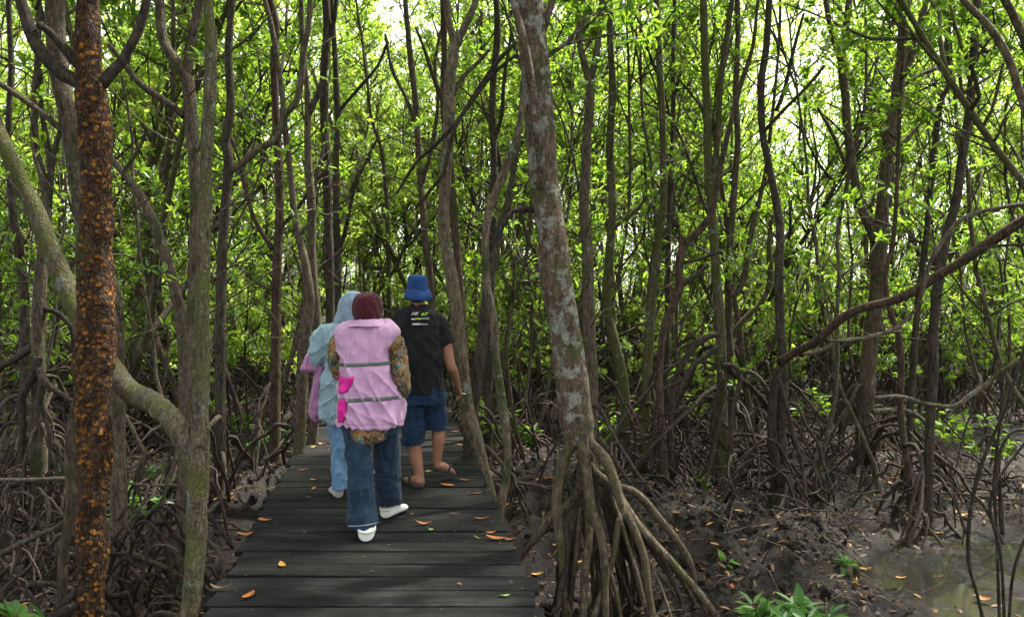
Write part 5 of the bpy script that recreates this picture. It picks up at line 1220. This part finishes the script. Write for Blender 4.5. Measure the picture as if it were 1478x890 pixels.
b = MB()
sloft(b, D, [(556, 576, 641, .01, .132), (570, 575, 643, .01, .136), (582, 577, 643, .0, .135)], .13)
sloft(b, D, [(562, 576, 611, 0, .115), (590, 577.5, 613, -.01, .105), (615, 578.5, 613.5, -.02, .098), (636, 579, 614.5, -.03, .095), (640.5, 579.5, 614.5, -.03, .093)], .1)
sloft(b, D, [(562, 606, 643, .02, .115), (590, 612, 644, .04, .105), (606, 615.5, 645, .04, .096), (619.5, 617, 645, .03, .092)], .1)
wear('shorts', fuse(b, .006, 3, lambda V: crease(V, .014, 16, 5, 15, 211) + folds(V, .012, 7, 5, 15, .2) + folds(V, .006, 18, 12, 19)), 'denim_ink', man, mo)
b = MB()
R = [(396.3, 597, 607, 0), (397.5, 591, 614, 0), (400, 589.5, 616, 0), (406, 588.5, 617.5, 0), (415, 587.5, 618.5, 0), (420, 587, 619, 0)]
S = [((W(l, y, D)[0] + W(r_, y, D)[0]) / 2, D - .005, W(l, y, D)[2], (W(r_, y, D)[0] - W(l, y, D)[0]) / 2, (W(r_, y, D)[0] - W(l, y, D)[0]) / 2 * 1.2, 2.1) for y, l, r_, _ in R]
loft(b, S, 40)
br = MB(); a = np.linspace(0, 2 * math.pi, 48, endpoint=False); V = []
c0 = W(603, 419, D); c0[1] -= .005
for (r1, z) in ((.090, .010), (.112, -.040), (.119, -.074), (.115, -.076), (.086, .002)):
    wob = 1 + .03 * np.sin(a * 3 + 1) ; V.append(np.stack([c0[0] + r1 * wob * np.cos(a), c0[1] + r1 * 1.13 * wob * np.sin(a), c0[2] + z + .008 * np.sin(a * 2 + .6)], 1))
V = np.concatenate(V); q = []
for i_ in range(5):
    for k in range(48): q.append([i_ * 48 + k, i_ * 48 + (k + 1) % 48, ((i_ + 1) % 5) * 48 + (k + 1) % 48, ((i_ + 1) % 5) * 48 + k])
hm = fuse(b, .006, 3, lambda V: folds(V, .004, 12, 9, 4))
hat = wear('bucket_hat', hm, 'hat', man, mo); br.add(V, [np.array(q)]); o = wear('brim', br.mesh('brim'), 'hat', man, mo); o.parent = hat
b = MB(); ball(b, W(602.5, 424, D - .006), (.081, .101, .085)); hcut = fuse(b, .006, 2)
hh = wear('hair', hcut, 'sandal', man, mo)
for hl_, tl_, nm in ((hl, tl, 0), (hr, tr_, 1)):
    ax = unit(tl_ - hl_); L = np.linalg.norm(tl_ - hl_); up = unit(np.array([0, 0, 1.0]) - ax * ax[2]); sd = np.cross(ax, up); b = MB(); rows = []
    for t, kw in ((-.06, .3), (-.03, .62), (.06, .78), (.3, .80), (.55, .92), (.8, 1.0), (.95, .8), (1.04, .45), (1.07, .2)):
        c = hl_ + ax * L * t; w_ = .05 * kw
        rows.append([c + sd * w_ + up * .004, c + sd * w_ - up * .017, c - sd * w_ - up * .017, c - sd * w_ + up * .004])
    V = np.array(rows).reshape(-1, 3); n = len(rows); q = [[i_ * 4 + k, i_ * 4 + (k + 1) % 4, (i_ + 1) * 4 + (k + 1) % 4, (i_ + 1) * 4 + k] for i_ in range(n - 1) for k in range(4)]
    b.add(V, [np.array(q + [[0, 1, 2, 3], [n * 4 - 1, n * 4 - 2, n * 4 - 3, n * 4 - 4]])]); sn = wear('sandal', fuse(b, .005, 1), 'sandal', man, mo)
    b = MB()
    for s in (-1, 1):
        P = [hl_ + ax * L * .42 + sd * s * .047 - up * .002, hl_ + ax * L * .5 + sd * s * .04 + up * .045, hl_ + ax * L * .62 + sd * s * .018 + up * .06, hl_ + ax * L * .72 + up * .045 - sd * .012, hl_ + ax * L * .80 - sd * .015 + up * .004]
        S = spline(np.array(P), .01); b.tube(S, np.full(len(S), .009), 8)
    o = wear('strap', b.mesh('strap'), 'sandal', man, mo); o.parent = sn
def shirt_text(body, pxc, pyc, hpx, mt, shear=.35, wpx=None):
    cu = bpy.data.curves.new('print', 'FONT'); cu.body = body; cu.size = 1; cu.shear = shear; cu.align_x = 'CENTER'; cu.align_y = 'CENTER'; cu.resolution_u = 3
    o = bpy.data.objects.new('print', cu); COL.objects.link(o); me = bpy.data.meshes.new_from_object(o.evaluated_get(bpy.context.evaluated_depsgraph_get())); bpy.data.objects.remove(o)
    bm = bmesh.new(); bm.from_mesh(me); bmesh.ops.triangulate(bm, faces=bm.faces[:]); bmesh.ops.subdivide_edges(bm, edges=[e for e in bm.edges if e.calc_length() > .25], cuts=2)
    xs = [v.co.x for v in bm.verts]; ys = [v.co.y for v in bm.verts]; w_ = max(xs) - min(xs); h_ = max(ys) - min(ys); mx, my = (max(xs) + min(xs)) / 2, (max(ys) + min(ys)) / 2
    for v in bm.verts:
        px = pxc + (v.co.x - mx) / w_ * wpx; py = pyc - (v.co.y - my) / h_ * hpx; e = np.array([0, 0, EYE]); d = unit(W(px, py, D) - e); h = shirt_tree.ray_cast(Vector(e), Vector(d), 20)
        v.co = Vector((np.array(h[0]) if h[0] else W(px, py, D - .14)) - d * .003)
    bm.to_mesh(me); bm.free(); o = wear('print', me, mt, man, mo); o.parent = shirt; return o
shirt_text('HK', 599.5, 452.3, 4.4, 'ink_white', .5, 11); shirt_text('47', 612.5, 453.2, 4.6, 'ink_lime', .5, 11)
for k, (x0, x1, y, h_, mt) in enumerate([(593.5, 600, 460.3, 2.4, 'ink_white'), (600.6, 607.5, 460, 2.2, 'ink_lime'), (608.2, 619, 459.7, 2.0, 'ink_grey'), (595, 606.8, 467.6, 2.8, 'ink_white'), (607.6, 612, 468, 2.6, 'ink_grey'), (612.8, 616.5, 467.8, 2.4, 'ink_grey')]):
    bx = x0
    while bx < x1 - .5:
        w_ = random.uniform(.9, 1.7); ht = h_ * random.uniform(.7, 1)
        pg = [(bx + .4, y - ht / 2), (bx + .4 + w_, y - ht / 2), (bx + w_, y + ht / 2), (bx, y + ht / 2)]
        o = patch(shirt_tree, pg, 6.4, .003, 'print', mt, man, mo); o.parent = shirt; bx += w_ + .35
# cigarette between the fingers
fp = W(664.5, 566.5, D + .14)
b = MB(); b.tube([fp, fp + np.array([.045, -.005, -.008])], [.004, .004], 10); tag(b.build('cigarette', M['cig']), 'lit white cigarette held in the right hand of the man', 'cigarette')

# ---------------- the woman in the pink vest
D = 5.2; b = MB()
head(b, W(530, 448, D), (0, 1, 0), (.068, .084, .100)); chain(b, [(W(530, 450, D), .046), (W(530, 478, D), .046)], 18)
sloft(b, D, [(476, 512, 552), (486, 502, 560), (520, 503, 558), (560, 500, 562), (600, 500, 568), (615, 504, 564)], .07)
leg(b, [(517, 615, 5.18, .062), (519, 660, 5.14, .052), (520, 700, 5.08, .045), (523, 735, 5.09, .036), (524, 760, 5.06, .030)])
leg(b, [(553, 615, 5.24, .062), (557, 655, 5.34, .052), (559, 690, 5.41, .045), (560, 715, 5.45, .04), (560, 735, 5.47, .034)])
lf_ = W(529, 781, 4.945); lf_[2] = 0; lt = lf_ + np.array([-.04, .235, .0]); rf_ = W(556, 748.5, 5.43); rf_[2] = 0.005; rt_ = rf_ + np.array([.10, .215, .01])
for h_, t_ in ((lf_, lt), (rf_, rt_)): chain(b, [(h_ + [0, .075, .085], .030), (h_ * .72 + t_ * .28 + [0, 0, .045], .032), (h_ * .25 + t_ * .75 + [0, 0, .03], .026)], 14)
chain(b, [(W(560, 487, D), .045), (W(575, 522, D), .042), (W(580, 548, D - .02), .036), (W(583, 552, D + .06), .033), (W(576, 551, D + .22), .025)], 16)
hand(b, W(575, 551, D + .225), (-.12, .16, .01), (-.2, .2, -.9), (-.3, .3, .8), .165, (.5, .6, .5))
chain(b, [(W(500, 487, D), .045), (W(486, 512, D), .042), (W(487, 538, D - .01), .036), (W(489, 541, D + .06), .033), (W(500, 540, D + .22), .025)], 16)
hand(b, W(501, 540, D + .225), (.12, .16, .01), (.2, .2, -.9), (.3, .3, .8), .165, (.5, .6, .5))
pw, po = person(532, 760, 5.2, 'woman from behind in pink padded vest, maroon headscarf, flared jeans and white clogs', b, .006, 'skin_f')
b = MB()
sloft(b, D, [(421.6, 526, 536, 0, .03), (423.5, 518, 543, 0, .07), (428, 512.5, 548.5, 0, .098), (436, 509.5, 551, 0, .112), (445, 508.8, 552, 0, .115), (454, 510, 551.5, 0, .112), (461, 512, 550, 0, .10), (468, 511, 550, 0, .095)], .1, e=2.15)
wear('headscarf', fuse(b, .005, 3, lambda V: folds(V, .005, 16, 7, 41, .25) + .0007 * np.sin(V[:, 2] * 230 + V[:, 0] * 160 + 9 * vnoise(V, 14, 3)) + .0007 * vnoise(V, 90, 8)), 'maroon', pw, po)
b = MB()
sloft(b, D, [(464, 508, 557, 0, .080), (466.5, 500, 564, 0, .10), (471, 491.5, 571, 0, .115), (477, 485.5, 574.5, 0, .124), (484, 484.5, 573.5, 0, .130), (494, 486.5, 566, 0, .134), (505, 490, 561.5, 0, .138), (520, 492, 561.5, 0, .142), (540, 491.5, 567, 0, .148), (560, 490, 574, 0, .154), (580, 488.5, 580, 0, .160), (600, 487.5, 581, 0, .163), (609, 487.3, 580.5, 0, .163), (613.5, 488, 579, 0, .158)], .14, e=3.0)
for r_ in (.0,):   # padded hem roll
    rr = [W(487.3 + (580.5 - 487.3) * (.5 - .5 * math.cos(a)), 611 + 2.2 * math.sin(a) * (a < math.pi), D) for a in [0]]
vest_me = fuse(b, .007, 4, lambda V: crease(V, .020, 13, 2.6, -58, 151) + crease(V, .014, 19, 4, -35, 155) + folds(V, .016, 5.5, 1.8, 51, -.55) * np.clip((V[:, 2] - .72) / .15, .3, 1) + folds(V, .012, 13, 5, 57, -.5) + .004 * vnoise(V, 30, 3) * (V[:, 2] < .86) - .004 * (np.abs(V[:, 2] - .70) < .007))
vest_tree = bvh(vest_me); vest = wear('padded_vest', vest_me, 'pink', pw, po)
cxv = W(532, 500, D)
b = MB(); S = []
for y, l, r_ in ((459.5, 515, 551), (461.5, 512, 555), (466, 505.5, 562), (470, 498, 568.5)): S.append((y, l, r_, 0, (.10, .108, .122, .132)[len(S)]))
sloft(b, D, S, .1); wear('collar', fuse(b, .006, 3, lambda V: folds(V, .004, 10, 6, 58)), 'pink', pw, po)
strip(bvh(vest_me) if False else vest_tree, cxv, lambda a: EYE - (523.2 - HZ) / F * D + .006 * math.cos(a), .0245, .0035, 'reflective_band', 'band', pw, po)
strip(vest_tree, cxv, lambda a: EYE - (572 - HZ) / F * D + .0085 * math.cos(a), .025, .0035, 'reflective_band', 'band', pw, po)
patch(vest_tree, [(490.6, 540), (494, 543.2), (499, 545), (504, 545), (510.5, 543), (509.5, 550), (507, 557), (502, 564), (496, 568.2), (490, 567.5), (489.6, 555)], 5.05, .004, 'side_panel', 'hot', pw, po, .006)
patch(vest_tree, [(488.6, 577), (494, 577), (499.8, 577.5), (500, 588), (498.5, 601), (496.5, 608.5), (488, 608.5), (487.8, 592)], 5.05, .004, 'side_panel', 'hot', pw, po, .006)
b = MB()
S = spline(np.array([list(W(x, y, d)) + [r_] for x, y, d, r_ in [(563, 484, 5.2, .05), (571, 496, 5.2, .062), (575, 520, 5.2, .062), (578.5, 540, 5.18, .056), (581.5, 556, 5.18, .049), (581, 565, 5.22, .042), (576, 566, 5.32, .034)]]), .012); b.tube(S[:, :3], S[:, 3], 24)
wear('sleeve', fuse(b, .006, 3, lambda V: folds(V, .006, 8, 10, 61) + crease(V, .007, 16, 5, 20, 221)), 'print', pw, po)
b = MB()
S = spline(np.array([list(W(x, y, d)) + [r_] for x, y, d, r_ in [(496, 484, 5.2, .05), (488, 498, 5.2, .058), (485.5, 518, 5.2, .054), (487.5, 536, 5.2, .045), (492, 540, 5.3, .038)]]), .012); b.tube(S[:, :3], S[:, 3], 24)
wear('sleeve', fuse(b, .006, 3, lambda V: folds(V, .006, 8, 10, 62) + crease(V, .007, 16, 5, 20, 223)), 'print', pw, po)
b = MB(); sloft(b, D, [(598, 491, 576, 0, .15), (612, 494, 571, 0, .152), (622, 496.5, 566, 0, .15), (629, 501, 561, -.01, .14), (635, 509, 553, -.02, .12), (638.5, 521, 542, -.03, .09)], .15)
wear('tunic', fuse(b, .0065, 3, lambda V: folds(V, .007, 7, 3, 63)), 'print', pw, po)
b = MB()
sloft(b, D, [(600, 495, 574, 0, .125), (615, 495, 575, 0, .128), (628, 498, 574, 0, .12)], .12)
sloft(b, D, [(612, 495.5, 538, -.01, .12), (640, 498.5, 538, -.04, .108), (670, 500, 538, -.09, .094), (700, 501.5, 539, -.14, .086), (730, 501.5, 542.5, -.14, .09), (748, 502.5, 544.5, -.16, .092), (758.5, 503.5, 544, -.165, .090)], .1, e=2.3)
sloft(b, D, [(612, 532, 575.5, .02, .12), (640, 539, 575.5, .10, .108), (670, 540, 577, .15, .094), (700, 541, 579.5, .18, .086), (715, 542, 581.5, .225, .09), (728, 542.5, 583, .27, .088)], .1, e=2.3)
jm = fuse(b, .0065, 3, lambda V: crease(V, .014, 16, 5, 10, 201) + crease(V, .012, 16, 3, 80, 203) + folds(V, .010, 7, 2.4, 65, .15) + folds(V, .007, 16, 9, 67)); jt = bvh(jm); jeans = wear('flared_jeans', jm, 'denim_dark', pw, po)
patch(jt, [(503, 757.8), (515, 758.2), (530, 756.5), (544, 753.6), (544, 754.5), (530, 757.4), (515, 759.1), (503, 758.7)], 4.9, .003, 'hem_stitching', 'thread', pw, po)
for h_, t_ in ((lf_, lt), (rf_, rt_)):
    ax = unit(np.array(t_) - h_); sd = np.cross(ax, [0, 0, 1.0]); a_ = np.linspace(-1.9, 1.9, 15); P = np.array([h_ + [0, -.008, .062] + sd * math.sin(k) * .052 + ax * (.045 - .062 * math.cos(k)) + np.array([0, 0, .012 * (1 - math.cos(k))]) for k in a_])
    b = MB(); b.tube(P, np.full(15, .009), 8); wear('heel_strap', b.mesh('heel_strap'), 'white_rubber', pw, po)
shoe(CLOG, lf_ + [0, -.01, .004], lt, .122, .088, 'clog', 'white_rubber', pw, po); shoe(CLOG, rf_ + [0, -.01, .004], rt_, .122, .088, 'clog', 'white_rubber', pw, po)

# ---------------- the woman in pale blue
D = 6.15; b = MB()
head(b, W(509, 448, D), (.1, 1, 0), (.064, .082, .098)); chain(b, [(W(508, 449, D), .046), (W(504, 474, D), .048)], 18)
sloft(b, D, [(476, 485, 518), (486, 476, 525), (520, 474, 524), (560, 472, 524), (600, 476, 520), (614, 480, 518)], .08)
leg(b, [(488, 610, 6.13, .055), (490, 650, 6.08, .047), (491, 680, 6.04, .042), (491, 705, 6.01, .034)])
leg(b, [(512, 610, 6.18, .055), (520, 640, 6.40, .047), (527, 660, 6.53, .042), (531, 672, 6.62, .036)])
g1 = W(489, 718, 5.975); g1[2] = 0; g1t = g1 + np.array([-.085, .21, 0]); g2 = W(534, 685, 6.70); g2[2] = 0; g2t = g2 + np.array([.02, .23, .0])
for h_, t_ in ((g1, g1t), (g2, g2t)): chain(b, [(h_ + [0, .04, .085], .033), (h_ * .75 + t_ * .25 + [0, 0, .042], .033), (h_ * .25 + t_ * .75 + [0, 0, .028], .025)], 14)
chain(b, [(W(470, 482, D), .05), (W(461, 506, D), .042), (W(458, 516, D + .02), .036), (W(455, 515, D + .14), .030), (W(458, 511, D + .26), .024)], 16)
hand(b, W(458, 511, D + .265), (.04, .17, .02), (.3, .2, -.9), (.8, -.1, .3), .165, (.6, .7, .6))
chain(b, [(W(528, 482, D), .05), (W(534, 508, D), .042), (W(534, 525, D + .03), .036), (W(524, 526, D + .18), .026)], 16)
hand(b, W(523, 526, D + .185), (-.14, .12, .0), (-.2, .3, -.9), (-.1, .3, .8), .165, (.5, .6, .5))
bw, bo = person(500, 700, 6.15, 'woman from behind in pale blue headscarf and aqua shirt carrying a pink jacket', b, .006, 'skin_f')
b = MB()
sloft(b, D, [(419.6, 504, 514, 0, .03), (421.5, 499, 520, 0, .065), (426, 494.8, 525, 0, .09), (434, 491, 528, 0, .106), (444, 487.5, 529, 0, .112), (454, 484.3, 529, -.01, .112), (463, 481.5, 528, -.01, .11), (470, 479.5, 528, 0, .112), (478, 478, 527, 0, .118), (486, 480, 525, 0, .112)], .1, e=2.15)
wear('headscarf', fuse(b, .006, 3, lambda V: crease(V, .018, 16, 3, 65, 181) + folds(V, .008, 7, 2.4, 71, .6) + folds(V, .007, 16, 8, 73)), 'scarf', bw, bo)
b = MB()
sloft(b, D, [(464, 481, 520, 0, .08), (469, 473, 528, 0, .10), (477, 467, 533, 0, .12), (490, 466, 533, 0, .128), (510, 468, 530, 0, .132), (535, 468.5, 528, 0, .136), (560, 465, 528, 0, .142), (580, 462, 529, 0, .148), (592, 462, 528, 0, .15), (601, 466, 525, 0, .146), (607, 474, 519, 0, .13), (610, 484, 508, 0, .1)], .13)
for pts in ([(474, 476, 6.15, .055), (465, 488, 6.15, .066), (460, 504, 6.14, .068), (459, 516, 6.16, .062), (457, 518, 6.24, .052)], [(524, 476, 6.15, .055), (532, 490, 6.15, .06), (535, 512, 6.15, .056), (532, 524, 6.2, .048)]):
    S = spline(np.array([list(W(x, y, d)) + [r_] for x, y, d, r_ in pts]), .012); b.tube(S[:, :3], S[:, 3], 24)
wear('loose_shirt', fuse(b, .0065, 3, lambda V: crease(V, .022, 14, 3, 75, 171) + crease(V, .014, 20, 5, 40, 173) + folds(V, .012, 6, 2.6, 75, .4) + folds(V, .009, 15, 7, 77, -.3)), 'aqua', bw, bo)
b = MB(); sloft(b, D, [(604, 474, 526, 0, .12), (616, 474, 525, 0, .118)], .12)
sloft(b, D, [(610, 474, 502, -.02, .105), (640, 477, 503, -.06, .088), (670, 479, 503.5, -.10, .078), (695, 480.5, 504, -.14, .074), (704, 480.5, 504, -.15, .076)], .1, e=2.3)
sloft(b, D, [(610, 498, 526, .03, .105), (635, 507, 532, .22, .088), (655, 514, 537, .36, .078), (674, 519, 542, .46, .074)], .1, e=2.3)
wear('jeans', fuse(b, .0065, 3, lambda V: folds(V, .014, 7, 4, 79) + folds(V, .007, 16, 12, 80)), 'denim_light', bw, bo)
SH = [(-.02, .45, .5), (.03, .74, .95), (.15, .84, 1.0), (.35, .86, .95), (.55, .95, .75), (.75, 1.0, .58), (.9, .84, .45), (.97, .55, .33), (1.0, .3, .2)]
shoe(SH, g1, g1t, .10, .085, 'shoe', 'grey_shoe', bw, bo); shoe(SH, g2, g2t, .10, .085, 'shoe', 'grey_shoe', bw, bo)
# the pink jacket she carries over her arm
b = MB()
sloft(b, D, [(504, 449, 456, .08, .03), (510, 445, 460, .07, .055), (518, 440.5, 463.5, .05, .07), (526, 436.5, 466, .04, .075), (533, 434.5, 467, .04, .07), (536.5, 438, 466, .05, .05)], .1)
sloft(b, D, [(528, 461, 470, .03, .05), (537, 456, 471, .03, .055), (548, 451.5, 471, .03, .058), (562, 448.5, 471, .03, .058), (580, 446, 470, .03, .058), (596, 445, 469, .03, .058), (604, 448, 468, .03, .055), (608.5, 454, 466.5, .03, .045)], .1)
jk = fuse(b, .0065, 3, lambda V: crease(V, .022, 18, 4, 80, 191) + folds(V, .012, 7, 2.2, 81, .3) + folds(V, .008, 16, 8, 83)); jo = W(458, 600, D); 
o = link('jacket', shift(jk, jo), M['pink2']); o.location = jo; tag(o, 'dusky pink jacket hanging over the left arm of the woman in pale blue', 'jacket')
# ------------------------------------------------------------------ light, sky, camera
SUN_EL, SUN_AZ = math.radians(60), math.radians(50)     # azimuth from +Y (ahead) towards +X
w = bpy.data.worlds.new('World'); scene.world = w; w.use_nodes = True
nt = w.node_tree; nt.nodes.clear()
sky = nt.nodes.new('ShaderNodeTexSky'); sky.sky_type = 'NISHITA'; sky.sun_disc = False
sky.sun_elevation = SUN_EL; sky.sun_rotation = SUN_AZ; sky.dust_density = 3.0; sky.air_density = 1.0
hs = nt.nodes.new('ShaderNodeHueSaturation'); hs.inputs['Saturation'].default_value = .2
bg = nt.nodes.new('ShaderNodeBackground'); bg.inputs[1].default_value = .15
wo = nt.nodes.new('ShaderNodeOutputWorld')
nt.links.new(sky.outputs[0], hs.inputs['Color']); nt.links.new(hs.outputs[0], bg.inputs[0]); nt.links.new(bg.outputs[0], wo.inputs[0])
sl_ = bpy.data.lights.new('sun', 'SUN'); sl_.energy = 4.0; sl_.angle = math.radians(3); sl_.color = (1, .95, .86)
so = bpy.data.objects.new('sun', sl_); COL.objects.link(so)
dirv = Vector((math.sin(SUN_AZ) * math.cos(SUN_EL), math.cos(SUN_AZ) * math.cos(SUN_EL), math.sin(SUN_EL)))
so.rotation_euler = dirv.to_track_quat('Z', 'Y').to_euler(); so.location = dirv * 60

cam = bpy.data.cameras.new('camera'); co = bpy.data.objects.new('camera', cam); COL.objects.link(co)
co.location = (0, 0, EYE); co.rotation_euler = (math.pi / 2, 0, 0)
cam.sensor_width = 36; cam.lens = 28; cam.shift_y = -(CY - HZ) / 1478.0; cam.clip_end = 2000; cam.clip_start = .05
scene.camera = co
scene.view_settings.view_transform = 'Standard'; scene.view_settings.look = 'None'
scene.view_settings.exposure = 2.1; scene.view_settings.gamma = 1
scene.render.engine = 'CYCLES'
cy = scene.cycles
cy.max_bounces = 6; cy.diffuse_bounces = 4; cy.glossy_bounces = 2; cy.transmission_bounces = 4; cy.transparent_max_bounces = 4
cy.use_denoising = True; cy.sample_clamp_indirect = 6; cy.use_adaptive_sampling = True; cy.adaptive_threshold = .02
try: cy.denoiser = 'OPENIMAGEDENOISE'
except Exception: pass
